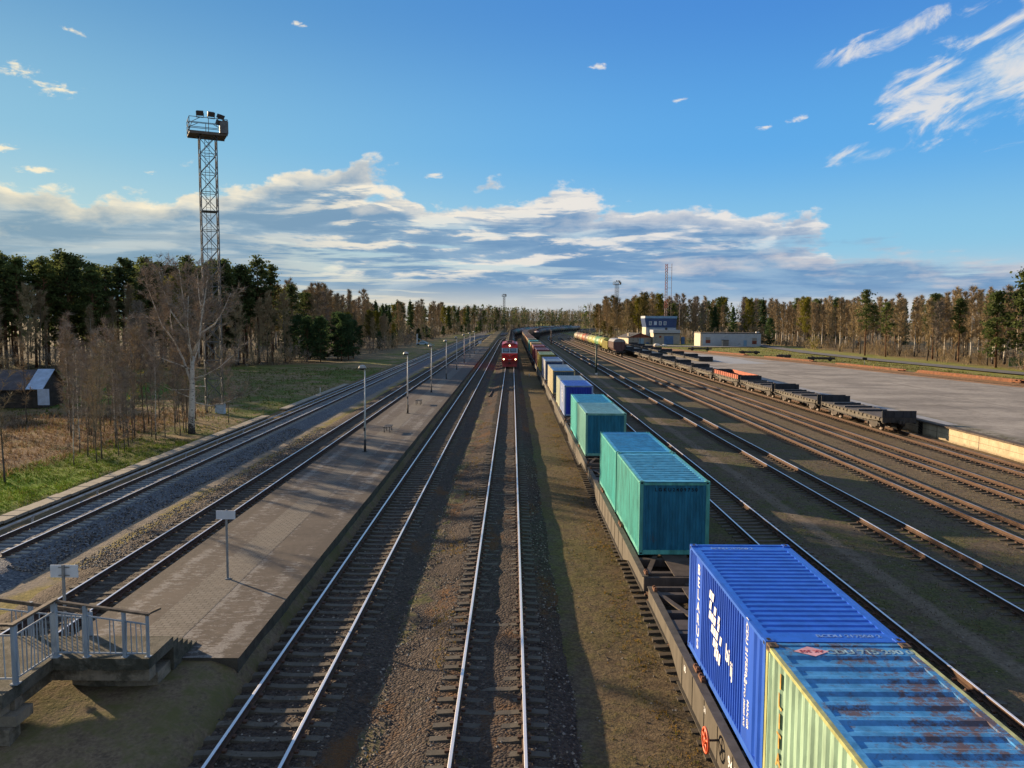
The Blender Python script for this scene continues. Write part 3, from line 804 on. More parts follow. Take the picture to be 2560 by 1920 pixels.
def bench():
    t = thing('platform_bench', '', 'bench', group='benches on the platform')
    mb = MB()
    for k in range(4): mb.box((-.24 + k * .16, 0, .46), (.10, 1.55, .045))
    mb.build('seat', M_bench, t)
    for sy in (-.55, .55):
        for sx in (-.22, .22):
            mb = MB(); mb.box((sx, sy, .22), (.05, .05, .44)); mb.build('leg', M_bleg, t)
    mb = MB()
    for sy in (-.55, .55): mb.box((0, sy, .42), (.56, .05, .04))
    mb.build('cross_bar', M_bleg, t)
    return t
b0 = bench(); b0.location = (-9.95, 63.8, .2); b0['label'] = 'backless slatted bench between the first and second lamp post'
dup(b0, (-9.9, 84.6, .2), 0, 'backless slatted bench just beyond the second lamp post')

# ------------------------------------------------------------------ bogies, wagons, containers
M_steel = paint('wagon_steel_brown', (.070, .056, .048), .55, (.11, .05, .026), .3, .7)
M_sill = paint('wagon_sill_olive', (.080, .070, .055), .35, (.10, .05, .03), .3, .7)
M_bogie = paint('bogie_brown', (.060, .050, .044), .5, (.09, .045, .025), .3, .8)
M_wheel = plain('wheel_steel', (.075, .058, .05), .55, .5, .4)
M_spring = plain('spring_rust', (.15, .062, .028), .8)
def wheel_mb():
    mb = MB(); mb.lathe([(0, -.055), (.16, -.05), (.18, -.03), (.38, -.03), (.40, -.06), (.475, -.06), (.475, .045), (.505, .05), (.505, .075), (.40, .075), (.38, .03), (.18, .03), (.16, .06), (0, .065)], (0, 0, 0), 18, axis='x')
    return mb
WHEEL = wheel_mb().mesh('wheel', M_wheel)
def bogie(parent, y, lod=0):
    mb = MB()
    for sx in (-1, 1):
        X = sx * 1.02
        prof = [(-1.25, .60), (-.95, .70), (-.45, .92), (.45, .92), (.95, .70), (1.25, .60), (1.25, .40), (.95, .36), (.62, .42), (.45, .22), (-.45, .22), (-.62, .42), (-.95, .36), (-1.25, .40)]
        mb.prism(prof, 'x', X - .09, X + .09)
        for sy in (-.93, .93): mb.lathe([(0, -.12), (.14, -.12), (.15, .0), (.15, .12), (0, .13)], (X + sx * .06, sy, .475), 10, axis='x')
    mb.b2((-1.1, -.22, .55), (1.1, .22, .98)); 
    for sy in (-.93, .93): mb.tube((-.9, sy, .475), (.9, sy, .475), .08, n=8)
    b = mb.build('bogie', M_bogie, parent, (0, y, 0))
    if lod == 0:
        sp = MB()
        for sx in (-1, 1):
            for sy in (-.22, 0, .22):
                for k in range(6): sp.tube((sx * 1.13, sy, .30 + k * .075), (sx * 1.13, sy, .345 + k * .075), .085, n=8)
        sp.build('spring', M_spring, b)
    for sx in (-.797, .797):
        for sy in (-.93, .93):
            o = link('wheel', WHEEL, b, (sx, sy, .475))
            if sx > 0: o.rotation_euler = (0, 0, PI)
    return b
def coupler(mb, y, sgn, m=0):
    mb.b2((-.13, y, .82), (.13, y + sgn * .35, 1.08), m); mb.b2((-.2, y + sgn * .30, .80), (.16, y + sgn * .58, 1.10), m); mb.b2((.02, y + sgn * .5, .84), (.22, y + sgn * .66, 1.06), m)
M_hw = plain('handwheel_orange', (.62, .10, .035), .5, 0, .15)
M_txt = plain('lettering_white', (.72, .74, .76), .6, 0, .1)
def text_mesh(s, size, mat, ext=.003, spacing=1.0, bold=.018):
    c = bpy.data.curves.new('lettering', 'FONT'); c.body = s; c.size = size; c.extrude = ext; c.offset = bold * size; c.align_x = 'CENTER'; c.align_y = 'CENTER'; c.space_character = spacing
    o = bpy.data.objects.new('lettering', c); col.objects.link(o)
    bpy.context.view_layer.update()
    me = bpy.data.meshes.new_from_object(o.evaluated_get(bpy.context.evaluated_depsgraph_get()))
    bpy.data.objects.remove(o)
    me.materials.clear(); me.materials.append(mat)
    return me
# text frames : on a wall that faces -X (left), on one that faces -Y (us), on a roof read from the front
ROT_L = Matrix(((0, 0, -1), (-1, 0, 0), (0, 1, 0))).to_4x4()
ROT_F = Matrix(((1, 0, 0), (0, 0, -1), (0, 1, 0))).to_4x4()
def put_text(parent, s, size, mat, M, loc, sx=1.0, ext=.003, spacing=1.0):
    o = link('lettering', text_mesh(s, size, mat, ext, spacing), parent)
    o.matrix_local = Matrix.Translation(loc) @ M @ Matrix.Diagonal((sx, 1, 1, 1))
    return o
WL = 18.9   # 60 ft container flat
def container_wagon():
    t = thing('container_wagon', '', 'flat wagon', group='container flat wagons')
    fr = MB(); hl = WL / 2
    # centre sill, cross bearers, diagonal braces, end beams
    fr.b2((-.17, -hl, .82), (-.13, hl, 1.22)); fr.b2((.13, -hl, .82), (.17, hl, 1.22)); fr.b2((-.42, -hl + .1, 1.24), (.42, hl - .1, 1.265))
    for k in range(13):
        y = -hl + .55 + k * (WL - 1.1) / 12
        fr.b2((-1.36, y - .11, .98), (1.36, y + .11, 1.235))
    for sy in (-1, 1):
        fr.b2((-1.42, sy * hl - .06, .80), (1.42, sy * hl + .06, 1.25)); coupler(fr, sy * (hl + .05), sy)
        for sx in (-1, 1):
            a = Vector((sx * .45, sy * (hl - 3.0), 1.22)); b = Vector((sx * 1.25, sy * (hl - .35), 1.22)); d = b - a
            fr.box((a + b) / 2, (d.length, .16, .04), 0, rz=math.atan2(d.y, d.x))
            fr.b2((sx * .35, sy * (hl - 3.4), 1.20), (sx * 1.35, sy * (hl - 2.7), 1.252))
        fr.tube((-.62, sy * (hl + .05), .95), (-.62, sy * (hl + .4), .62), .035, n=6)   # brake hose
    for sx in (-.55, .55): fr.tube((sx, -hl + 2, .72), (sx, hl - 2, .72), .03, n=6)
    fr.b2((-.5, -.9, .42), (.3, .5, .80)); fr.tube((-.55, 2.1, .6), (.45, 2.1, .6), .24, n=12)
    fr.build('frame', M_steel, t)
    for sx in (-1, 1):
        sl = MB()
        prof = [(-hl, .82), (-hl, 1.255), (hl, 1.255), (hl, .82), (hl - 3.2, .80), (hl - 4.6, .42), (-hl + 4.6, .42), (-hl + 3.2, .80)]
        a, b = sorted((sx * 1.40, sx * 1.425)); sl.prism(prof, 'x', a, b)
        a, b = sorted((sx * 1.27, sx * 1.47)); sl.b2((a, -hl, 1.256), (b, hl, 1.275))
        for (ya, yb, z) in ((-hl, -hl + 3.2, .80), (hl - 3.2, hl, .80), (-hl + 4.6, hl - 4.6, .40)): sl.b2((sorted((sx * 1.28, sx * 1.49))[0], ya, z - .02), (sorted((sx * 1.28, sx * 1.49))[1], yb, z))
        for k in range(9):
            y = -hl + 4.9 + k * (WL - 9.8) / 8; sl.b2((sorted((sx * 1.425, sx * 1.44))[0], y - .015, .42), (sorted((sx * 1.425, sx * 1.44))[1], y + .015, 1.255))
        sl.build('side_sill', M_sill, t)
    lk = MB()
    for sx in (-1, 1):
        for y in (-hl + .3, -hl + 6.2, -hl + 6.6, -hl + 12.5, hl - 5.9, hl - .35):
            lk.box((sx * 1.30, y, 1.30), (.10, .34, .08)); lk.box((sx * 1.30, y - .1, 1.36), (.06, .06, .07)); lk.box((sx * 1.30, y + .12, 1.35), (.06, .05, .05))
    lk.build('container_lock', M_spring, t)
    bogie(t, -hl + 2.3); bogie(t, hl - 2.3)
    return t
def corr(mb, y0, y1, pitch, depth, x, z0, z1, axis='side', m=0, flat=0.5, ends=0.0):
    """trapezoid corrugated sheet. side: runs along y at x, front: runs along x at y=x, roof: runs along y, spans x=z0..z1 at height x"""
    pts = [(y0, 0)]
    a = y0 + ends; n = max(1, int((y1 - y0 - 2 * ends) / pitch)); p = (y1 - y0 - 2 * ends) / n
    for i in range(n):
        b = a + i * p
        pts += [(b + p * .10, 0), (b + p * .30, -1), (b + p * (.30 + flat * .6), -1), (b + p * (.50 + flat * .6), 0)]
    pts.append((y1, 0))
    for (u0, d0), (u1, d1) in zip(pts, pts[1:]):
        if abs(u1 - u0) < 1e-5: continue
        D0, D1 = d0 * depth, d1 * depth
        if axis == 'left': mb.quad((x - D0, u0, z0), (x - D0, u0, z1), (x - D1, u1, z1), (x - D1, u1, z0), m)
        elif axis == 'right': mb.quad((x + D0, u0, z0), (x + D1, u1, z0), (x + D1, u1, z1), (x + D0, u0, z1), m)
        elif axis == 'front': mb.quad((u0, x - D0, z0), (u1, x - D1, z0), (u1, x - D1, z1), (u0, x - D0, z1), m)
        elif axis == 'back': mb.quad((u0, x + D0, z0), (u0, x + D0, z1), (u1, x + D1, z1), (u1, x + D1, z0), m)
        elif axis == 'roof': mb.quad((z0, u0, x + D0), (z1, u0, x + D0), (z1, u1, x + D1), (z0, u1, x + D1), m)
CL, CW, CH = 6.058, 2.438, 2.591
M_cast = paint('casting_rust', (.13, .085, .055), .7, (.08, .04, .02), .4, .8)
M_hole = plain('casting_hole', (.004, .004, .004), .9)
def frame_mb():
    mb = MB(); hw, hl = CW / 2, CL / 2
    for sx in (-1, 1):
        for sy in (-1, 1): mb.b2((sx * (hw - .13), sy * (hl - .11), .118), (sx * (hw - .002), sy * (hl - .002), CH - .118))
        mb.b2((sx * (hw - .07), -hl + .18, CH - .085), (sx * hw * .999, hl - .18, CH - .02)); mb.b2((sx * (hw - .05), -hl + .18, .015), (sx * (hw - .004), hl - .18, .165))
        for y in (-.95, -.55, .55, .95): mb.b2((sx * (hw - .003), y - .1, .02), (sx * (hw - .002), y + .1, .14))
    for sy in (-1, 1):
        mb.b2((-hw + .16, sy * (hl - .07), CH - .13), (hw - .16, sy * (hl - .004), CH - .012)); mb.b2((-hw + .16, sy * (hl - .07), .015), (hw - .16, sy * (hl - .006), .165))
    mb.b2((-hw + .06, -hl + .1, .10), (hw - .06, hl - .1, .14))
    return mb
def casting_mb():
    mb = MB(); mb.b2((-.081, -.089, -.059), (.081, .089, .059), 0)
    for z in (-.0597, .0597): mb.box((0, 0, z), (.062, .11, .004), 1)
    for x in (-.0817, .0817): mb.box((x, 0, 0), (.004, .08, .055), 1)
    for y in (-.0897, .0897): mb.box((0, y, 0), (.075, .004, .055), 1)
    return mb
def side_mb(sx, pitch=.278, flatends=0.0):
    mb = MB(); hw, hl = CW / 2, CL / 2
    if flatends:
        k = flatends
        f = 'left' if sx < 0 else 'right'
        corr(mb, -hl + .105, -hl + .75, .22, .036, sx * (hw - .012), .16, CH - .08, f)
        mb.add([(sx * (hw - .012), -hl + .75, .16), (sx * (hw - .012), -hl + 1.35, .16), (sx * (hw - .012), -hl + 1.35, CH - .08), (sx * (hw - .012), -hl + .75, CH - .08)], [(0, 1, 2, 3) if sx > 0 else (3, 2, 1, 0)])
        corr(mb, -hl + 1.35, hl - 1.30, pitch * .8, .036, sx * (hw - .012), .16, CH - .08, f)
        mb.add([(sx * (hw - .012), hl - 1.30, .16), (sx * (hw - .012), hl - .72, .16), (sx * (hw - .012), hl - .72, CH - .08), (sx * (hw - .012), hl - 1.30, CH - .08)], [(0, 1, 2, 3) if sx > 0 else (3, 2, 1, 0)])
        corr(mb, hl - .72, hl - .105, .2, .036, sx * (hw - .012), .16, CH - .08, f)
    else:
        corr(mb, -hl + .105, hl - .105, pitch, .036, sx * (hw - .012), .16, CH - .08, 'left' if sx < 0 else 'right')
    return mb
def roof_mb(pitch=.25, depth=.020, flat=.45, ends=.36):
    mb = MB(); hw, hl = CW / 2, CL / 2
    z = CH - .022
    corr(mb, -hl + .03, hl - .03, pitch, depth, z, -hw + .17, hw - .17, 'roof', ends=ends, flat=flat)
    for sx in (-1, 1):
        # ribs run out into the flat margin
        pts = []
        mb.b2((sx * (hw - .175), -hl + .18, z - .03), (sx * (hw - .004), hl - .18, z + .0015))
    mb.b2((-hw + .16, -hl + .004, z - .03), (hw - .16, -hl + .10, z + .016)); mb.b2((-hw + .16, hl - .10, z - .03), (hw - .16, hl - .004, z + .016))
    return mb
def end_mb(sy, door=False):
    mb = MB(); hw, hl = CW / 2, CL / 2
    if not door:
        corr(mb, -hw + .125, hw - .125, .205, .040, sy * (hl - .020), .16, CH - .12, 'front' if sy < 0 else 'back', flat=.5, ends=.06)
    else:
        y = sy * (hl - .03)
        mb.b2((-hw + .13, y - .02, .16), (-.006, y + .02, CH - .125)); mb.b2((.006, y - .02, .16), (hw - .13, y + .02, CH - .125))
        for x in (-.95, -.35, .35, .95): mb.tube((x, y + sy * .045, .12), (x, y + sy * .045, CH - .1), .018, n=6); mb.b2((x - .06, y + sy * .02, 1.0), (x + .06, y + sy * .06, 1.08))
        for z in (.55, 1.05, 1.6, 2.1):
            for x in (-hw + .14, hw - .14): mb.b2((x - .06, y, z - .05), (x + .06, y + sy * .05, z + .05))
    return mb
pc = {}
def pcol(c, rust=.3, fade=.25, rcol=(.10, .045, .022), rough=.45):
    k = 'container_paint_%d_%d_%d_%d_%d' % tuple(int(x * 999) for x in (*c, rust, rough))
    return paint(k, c, rust, rcol, fade, rough)
FR, SLm, SRm, RFm, RFw, RFr, EFm, EBd, CAm = frame_mb(), side_mb(-1), side_mb(1), roof_mb(), roof_mb(.43, .034, .62, .40), roof_mb(.34, .034, .5, .36), end_mb(-1), end_mb(1, True), casting_mb()
SLf = side_mb(-1, .2, 1)
dm = pcol((.3, .3, .3))
ME = dict(frame=FR.mesh('frame', dm), sl=SLm.mesh('side_panel', dm), slf=SLf.mesh('side_panel', dm), sr=SRm.mesh('side_panel', dm), rf=RFm.mesh('roof_panel', dm), rfw=RFw.mesh('roof_panel', dm), rfr=RFr.mesh('roof_panel', dm),
          ef=EFm.mesh('end_panel', dm), eb=EBd.mesh('door_end', dm), ca=CAm.mesh('corner_casting', [dm, M_hole]))
DECK = 1.08
def container(y, label, cside, croof=None, cend=None, crail=None, lod=0, rust=.25, wide=False, flat=False, cast=None, u=TR['D'][0], zdeck=DECK, rrust=None, fade=.25, ribs=True):
    X, Y, a = P(u, y)
    t = thing('shipping_container', label, 'container', (X + rnd.uniform(-.03, .03), Y, zdeck), -a + rnd.uniform(-.004, .004), group='containers on the long container train')
    ms = pcol(cside, rust, fade); mr = pcol(croof or cside, rust if rrust is None else rrust, fade, rough=.33); me_ = pcol(cend or cside, rust, fade); mf = pcol(crail or cside, rust, fade)
    def pt(n, k, m):
        o = link(n, ME[k], t); setmat(o, m); return o
    pt('frame', 'frame', mf); pt('side_panel', 'slf' if flat else 'sl', ms); pt('side_panel', 'sr', ms); pt('roof_panel', 'rfw' if wide else ('rfr' if ribs else 'rf'), mr); pt('end_panel', 'ef', me_); pt('door_end', 'eb', me_)
    if lod == 0:
        cm = cast or mf
        for sx in (-1, 1):
            for sy in (-1, 1):
                for z in (.059, CH - .059 + .006):
                    o = link('corner_casting', ME['ca'], t, (sx * (CW / 2 - .081), sy * (CL / 2 - .089), z)); setmat(o, [cm, M_hole])
    return t
# colours (paint, some faces tinted with sun, shade and sky) : near and far container of each wagon
TEAL = (.035, .33, .34); TEAL2 = (.03, .36, .40)
BLUE = (.012, .085, .52)
c0 = container(10.46, 'rust streaked pale blue and yellow container, nearest to us', (.29, .44, .33), (.055, .24, .52), crail=(.40, .42, .18), rust=.38, wide=True, rrust=.95, cast=M_cast, fade=.35)
c1 = container(16.56, 'royal blue container with white lettering just beyond the rusty one', BLUE, (.020, .115, .60), flat=True, rust=.02, crail=(.025, .12, .56), fade=.18, ribs=False)
c2 = container(30.35, 'teal container with dark lettering on its end, nearer of the first teal pair', (.05, .34, .31), (.07, .34, .50), cend=(.012, .16, .26), rust=.46, fade=.35, rrust=.55, crail=(.09, .37, .32))  # roof blued by reflected sky, end darkened by shade, both put into the colours
c3 = container(36.55, 'teal container with a clean ribbed roof, farther of the first teal pair', (.03, .36, .34), (.03, .28, .52), rust=.24, fade=.32, crail=(.08, .40, .36))
c4 = container(50.55, 'pale faded teal container, nearer of the second teal pair', (.10, .33, .29), (.20, .42, .42), cend=(.010, .16, .26), rust=.25, crail=(.16, .40, .34))
c5 = container(56.75, 'bright turquoise container, farther of the second teal pair', (.02, .40, .38), (.02, .30, .48), rust=.06, crail=(.06, .45, .43))
c6 = container(70.5, 'blue container with a white emblem on its pale side, on the fourth wagon', (.22, .30, .52), (.025, .12, .55), cend=(.012, .03, .36), rust=.08)
c7 = container(76.7, 'pale grey green container behind the one with the white emblem', (.36, .40, .30), (.20, .30, .40), rust=.4)
c8 = container(90.3, 'steel blue roofed container with sunlit cream side, nearer one on the fifth wagon', (.42, .36, .20), (.10, .24, .46), cend=(.02, .085, .17), rust=.25)  # cream side: low sunlight put into the colour of grey-blue paint
c9 = container(96.5, 'sunlit cream sided container, farther one on the fifth wagon', (.42, .39, .27), (.20, .28, .36), rust=.3)  # same sunlit cream put into the side colour
c10 = container(110.3, 'navy ended container with white edge, nearer one on the sixth wagon', (.34, .36, .40), (.24, .32, .42), cend=(.008, .05, .16), rust=.15)
c11 = container(116.5, 'slate blue container, farther one on the sixth wagon', (.16, .20, .36), (.10, .16, .34), rust=.15)
c12 = container(130.1, 'olive yellow container, nearer one on the seventh wagon', (.36, .30, .05), (.38, .42, .14), cend=(.16, .14, .025), rust=.12)
c13 = container(136.3, 'mustard container, farther one on the seventh wagon', (.42, .30, .04), (.36, .38, .13), rust=.12)
far = [((.16, .035, .045), 'plum red'), ((.30, .07, .06), 'salmon red'), ((.40, .26, .08), 'mustard tan'), ((.04, .28, .28), 'teal'), ((.40, .24, .12), 'tan'), ((.36, .17, .07), 'orange brown'), ((.34, .13, .06), 'rust orange'), ((.38, .22, .10), 'ochre'),
       ((.40, .28, .15), 'sandy'), ((.36, .24, .13), 'buff'), ((.30, .20, .12), 'light brown'), ((.34, .26, .18), 'beige'), ((.32, .20, .13), 'cinnamon'), ((.30, .22, .16), 'khaki'), ((.26, .16, .11), 'cocoa'), ((.30, .24, .18), 'dusty beige'), ((.26, .20, .16), 'drab brown'),
       ((.30, .18, .12), 'russet'), ((.28, .22, .18), 'greyish tan'), ((.25, .17, .13), 'umber'), ((.30, .22, .15), 'clay'), ((.27, .20, .16), 'mud brown')]
ordn = ['eighth', 'ninth', 'tenth', 'eleventh', 'twelfth', 'thirteenth', 'fourteenth', 'fifteenth', 'sixteenth', 'seventeenth', 'eighteenth', 'nineteenth', 'twentieth', 'twenty first', 'twenty second', 'twenty third', 'twenty fourth', 'twenty fifth', 'twenty sixth', 'twenty seventh', 'twenty eighth', 'twenty ninth']
for i, (c, nm) in enumerate(far):
    y = 149.9 + i * 19.95
    k2 = tuple(x * rnd.uniform(.8, 1.15) for x in c)
    container(y, nm + ' container, nearer one on the ' + ordn[i] + ' wagon from us', c, lod=1, rust=.15)
    container(y + 6.2, nm + ' container, farther one on the ' + ordn[i] + ' wagon from us', k2, lod=1, rust=.15)
# wagons
W0 = container_wagon()
wl = ['nearest', 'second', 'third', 'fourth', 'fifth', 'sixth', 'seventh'] + ordn
for i in range(29):
    s = 14.6 + 19.85 * i + (.1 * i if i > 7 else 0)
    X, Y, a = P(TR['D'][0], s)
    o = W0 if i == 0 else dup(W0, (0, 0, 0))
    o['label'] = ('brown steel flat wagon nearest to us under the rusty and royal blue containers' if i == 0 else wl[i] + ' flat wagon from us in the container train')
    o.location = (X, Y, -.20); o.rotation_euler = (0, 0, -a)
# hand brake wheel and painted numbers on the nearest wagon only
hw = MB()
def torus(mb, c, R, r_, axis, n=28, m=0):
    pts = []
    for i in range(n + 1):
        a = 2 * PI * i / n
        p = (0, R * math.cos(a), R * math.sin(a)) if axis == 'x' else ((R * math.cos(a), R * math.sin(a), 0) if axis == 'z' else (R * math.cos(a), 0, R * math.sin(a)))
        pts.append((c[0] + p[0], c[1] + p[1], c[2] + p[2]))
    mb.path(pts, [r_] * (n + 1), 8, m, False)
torus(hw, (0, 0, 0), .24, .026, 'x')
for k in range(5):
    a = 2 * PI * k / 5 + .3; hw.path([(0, .04 * math.cos(a), .04 * math.sin(a)), (0, .24 * math.cos(a), .24 * math.sin(a))], [.028, .024], 6)
hw.lathe([(0, -.03), (.07, -.03), (.07, .03), (0, .03)], (0, 0, 0), 12, axis='x')
o = hw.build('brake_wheel', M_hw, W0, (-1.70, 1.0, .95))
mb = MB(); mb.tube((0, 0, 0), (.42, 0, 0), .025, n=8); mb.build('axle', M_bogie, o)
put_text(W0, '94 1 1', .32, M_txt, ROT_L, (-1.432, -.1, .92)); put_text(W0, '24', .18, M_txt, ROT_L, (-1.432, 2.2, .98)); put_text(W0, '60', .22, M_txt, ROT_L, (-1.432, 4.2, 1.0))
put_text(W0, 'KPL 20-40-60', .13, plain('lettering_grey', (.28, .32, .34), .7), ROT_F, (.75, -WL / 2 - .066, 1.05), .9)
# lettering and emblems on the near containers
M_faint = plain('lettering_pale_blue', (.14, .28, .62), .6); M_dkt = plain('lettering_dark', (.002, .004, .006), .8); M_or = plain('lettering_faded_orange', (.46, .27, .06), .7, 0, .4)
def on_left(c, s, size, mat, y, z, stack=None, rot=0, sx=1.0, off=.004):
    x = -CW / 2 - off + .012
    if stack:
        for i, ch in enumerate(s):
            put_text(c, ch, size, mat, ROT_L, (x, y, z - i * stack), sx)
    else:
        put_text(c, s, size, mat, ROT_L @ Matrix.Rotation(rot, 4, 'Z'), (x, y, z), sx)
on_left(c1, 'BELARUS', .33, M_txt, 2.02, 2.24, stack=.30, sx=1.2)
def emblem(c):
    """chequered white flag-like emblem and tail letters, as on the photograph"""
    mb = MB(); x = -CW / 2 - .002
    def sl(y, z, w_, h_, sk=.06):
        mb.add([(x, y, z), (x, y - w_, z), (x, y - w_ - sk, z + h_), (x, y - sk, z + h_), (x - .004, y, z), (x - .004, y - w_, z), (x - .004, y - w_ - sk, z + h_), (x - .004, y - sk, z + h_)], [(0, 1, 2, 3), (7, 6, 5, 4), (0, 4, 5, 1), (1, 5, 6, 2), (2, 6, 7, 3), (3, 7, 4, 0)])
    y0 = .95
    for (j, cols) in ((0, (0, 1)), (1, (0, 2)), (2, (0, 1, 2)), (3, (1, 2, 3)), (4, (2, 3))):
        for k in cols: sl(y0 - k * .20 - (j % 2) * .02, 1.98 - j * .235, .165, .19)
    for (j, k) in ((2, 4), (3, 5), (1.4, 4)): sl(y0 - k * .19, 1.98 - j * .235, .13, .20)
    for k in range(3): sl(y0 - .55 - k * .17, .86 - k * .02, .12, .26)
    return mb.build('emblem', M_txt, c)
emblem(c1)
on_left(c1, 'bi', .50, M_txt, -.62, 1.30, rot=-.06, sx=.9); on_left(c1, 'ij', .46, M_txt, -.92, 1.12, sx=.9)
e6 = emblem(c6); e6.location = (0, -.6, .1)
on_left(c1, 'BCDU 217550 2', .19, M_txt, -1.92, 1.95, rot=-PI / 2); on_left(c1, 'NETTO 28260 KG', .13, M_txt, -1.86, .95, rot=-PI / 2); on_left(c1, 'MAX.GR', .15, M_txt, -2.08, .78, rot=-PI / 2)
zr = CH - .005
def on_roof(c, s, size, mat, x, y, sx=1.0, rot=0): put_text(c, s, size, mat, Matrix.Rotation(rot, 4, 'Z'), (x, y, zr - .016 + .004), sx, .002)
on_roof(c1, 'BCDU 217550 2', .17, M_faint, .35, -2.73, 1.0); on_roof(c1, 'BCDU 217550 2', .19, M_faint, -.25, 2.72, .8)
on_roof(c0, 'CDU 715 290 0', .24, plain('lettering_faded', (.20, .34, .44), .8, 0, .4), .42, 2.68, .95)
dia = MB(); dia.add([(-.30, 0, 0), (0, -.20, 0), (.30, 0, 0), (0, .20, 0), (-.30, 0, .004), (0, -.20, .004), (.30, 0, .004), (0, .20, .004)], [(4, 5, 6, 7), (0, 1, 5, 4), (1, 2, 6, 5), (2, 3, 7, 6), (3, 0, 4, 7)])
o = dia.build('hazard_label', plain('label_pink', (.62, .33, .37), .6, 0, .2), c0, (-.56, 2.70, zr - .012))
put_text(o, 'AK 305', .13, plain('label_red', (.35, .04, .05), .6), Matrix.Rotation(PI, 4, 'Z'), (0, 0, .007), 1, .001)
on_left(c0, 'ILITALK', .36, M_or, 2.28, 2.22, stack=.34, off=.003)
put_text(c2, 'L G K U 2 4 0 9 7 5 0', .17, M_dkt, ROT_F, (.05, -CL / 2 + .012, 2.30), .98, .003)
# ------------------------------------------------------------------ locomotive
M_red = paint('loco_red', (.58, .022, .022), .1, (.10, .03, .02), .25, .35)
M_dkred = paint('loco_dark_red', (.26, .018, .018), .15, (.05, .02, .015), .3, .5)
M_band = plain('loco_grey_band', (.42, .50, .56), .4, 0, .12)
M_glass = plain('window_glass', (.13, .22, .30), .08, 0, .2)  # pane colour carries the blue of the reflected sky
M_black = plain('underframe_black', (.022, .020, .020), .7, 0, .4)
m, nt, p, oc = newmat('headlight_lit'); p.inputs['Emission Color'].default_value = (1.0, .72, .36, 1); p.inputs['Emission Strength'].default_value = 3.5; p.inputs['Base Color'].default_value = (1, .8, .5, 1)
M_lit = m
lo = thing('locomotive', 'red diesel locomotive with lit headlights heading a train of tank wagons', 'locomotive', (TR['C'][0], 153.0, 0))
mb = MB()
# nose and cab shape : side profile (y,z) extruded in x, waist set-backs by hand
prof = [(0.10, 1.15), (-.28, 1.45), (-.30, 2.55), (.02, 2.78), (.02, 2.80), (.42, 3.75), (.62, 4.22), (1.6, 4.50), (17.6, 4.50), (18.2, 4.2), (18.4, 1.15)]
mb.prism(prof, 'x', -1.50, 1.50, 0)
mb.build('body', M_red, lo)
mb = MB(); mb.prism([(-.012, 2.74), (.40, 3.74), (.44, 3.74), (1.9, 3.74), (1.9, 2.74)], 'x', -1.515, 1.515); mb.build('window_band', M_band, lo)
mb = MB()
mb.prism([(-1.42, 4.22), (-1.25, 4.46), (-.8, 4.66), (.8, 4.66), (1.25, 4.46), (1.42, 4.22)], 'y', .75, 17.8); mb.build('roof', M_dkred, lo)
for sx in (-1, 1):
    wf = MB(); n_ = Vector((0, -.92, .38)).normalized()
    def fr(x0, x1, t0, t1, o):
        a, b = Vector((0, .02, 2.80)), Vector((0, .42, 3.75)); p0 = a + (b - a) * t0; p1 = a + (b - a) * t1
        off = n_ * o
        q = [(x0, p0.y + off.y, p0.z + off.z), (x1, p0.y + off.y, p0.z + off.z), (x1, p1.y + off.y, p1.z + off.z), (x0, p1.y + off.y, p1.z + off.z)]
        return q
    a_, b_ = sorted((sx * .10, sx * 1.28))
    q0 = fr(a_, b_, .14, .90, .02); q1 = fr(a_, b_, .14, .90, .07)
    wf.add(q0 + q1, [(4, 5, 6, 7), (0, 1, 5, 4), (1, 2, 6, 5), (2, 3, 7, 6), (3, 0, 4, 7)])
    w_ = wf.build('windscreen', M_black, lo)
    g = MB(); q2 = fr(a_ + .09, b_ - .09, .24, .82, .074); q3 = fr(a_ + .09, b_ - .09, .24, .82, .085); g.add(q2 + q3, [(4, 5, 6, 7), (0, 1, 5, 4), (1, 2, 6, 5), (2, 3, 7, 6), (3, 0, 4, 7)]); g.build('pane', M_glass, w_)
    st_ = MB()
    pts = [(sx * 1.49, -.315, 2.48), (sx * 1.05, -.315, 2.42), (sx * .62, -.315, 2.22), (sx * .22, -.315, 1.85)]
    for a, b in zip(pts, pts[1:]):
        a = Vector(a); b = Vector(b); d = (b - a).normalized(); k = Vector((-d.z, 0, d.x)) * .055
        q = [a - k, b - k, b + k, a + k]; st_.add([tuple(x) for x in q] + [(x.x, x.y + .03, x.z) for x in q], [(0, 1, 2, 3), (3, 2, 1, 0), (4, 7, 6, 5), (0, 4, 5, 1), (2, 6, 7, 3)])
    st_.build('nose_stripe', M_band, lo)
    hl = MB(); hl.lathe([(0, -.03), (.16, -.02), (.20, .06), (.21, .14)], (sx * 1.12, -.33, 1.62), 16, axis='y'); h_ = hl.build('headlight', M_dkred, lo)
    hb = MB(); hb.lathe([(0, -.05), (.10, -.045), (.14, -.02)], (sx * 1.12, -.345, 1.62), 16, axis='y'); hb.build('lamp', M_lit, h_)
    mi = MB(); mi.b2((sx * 1.52, .9, 3.0), (sx * 1.68, 1.0, 3.5)); mi.build('mirror', M_black, lo)
hl = MB(); hl.lathe([(0, -.03), (.17, -.02), (.21, .06), (.22, .2)], (0, .50, 4.20), 16, axis='y'); h_ = hl.build('headlight', M_dkred, lo)
hb = MB(); hb.lathe([(0, -.06), (.11, -.05), (.15, -.02)], (0, .48, 4.20), 16, axis='y'); hb.build('lamp', M_lit, h_)
mb = MB(); mb.b2((-1.5, -.35, .95), (1.5, .3, 1.28)); mb.prism([(-.42, .18), (-.20, .92), (.1, .92), (.1, .18)], 'x', -1.4, 1.4); mb.build('buffer_beam', M_dkred, lo)
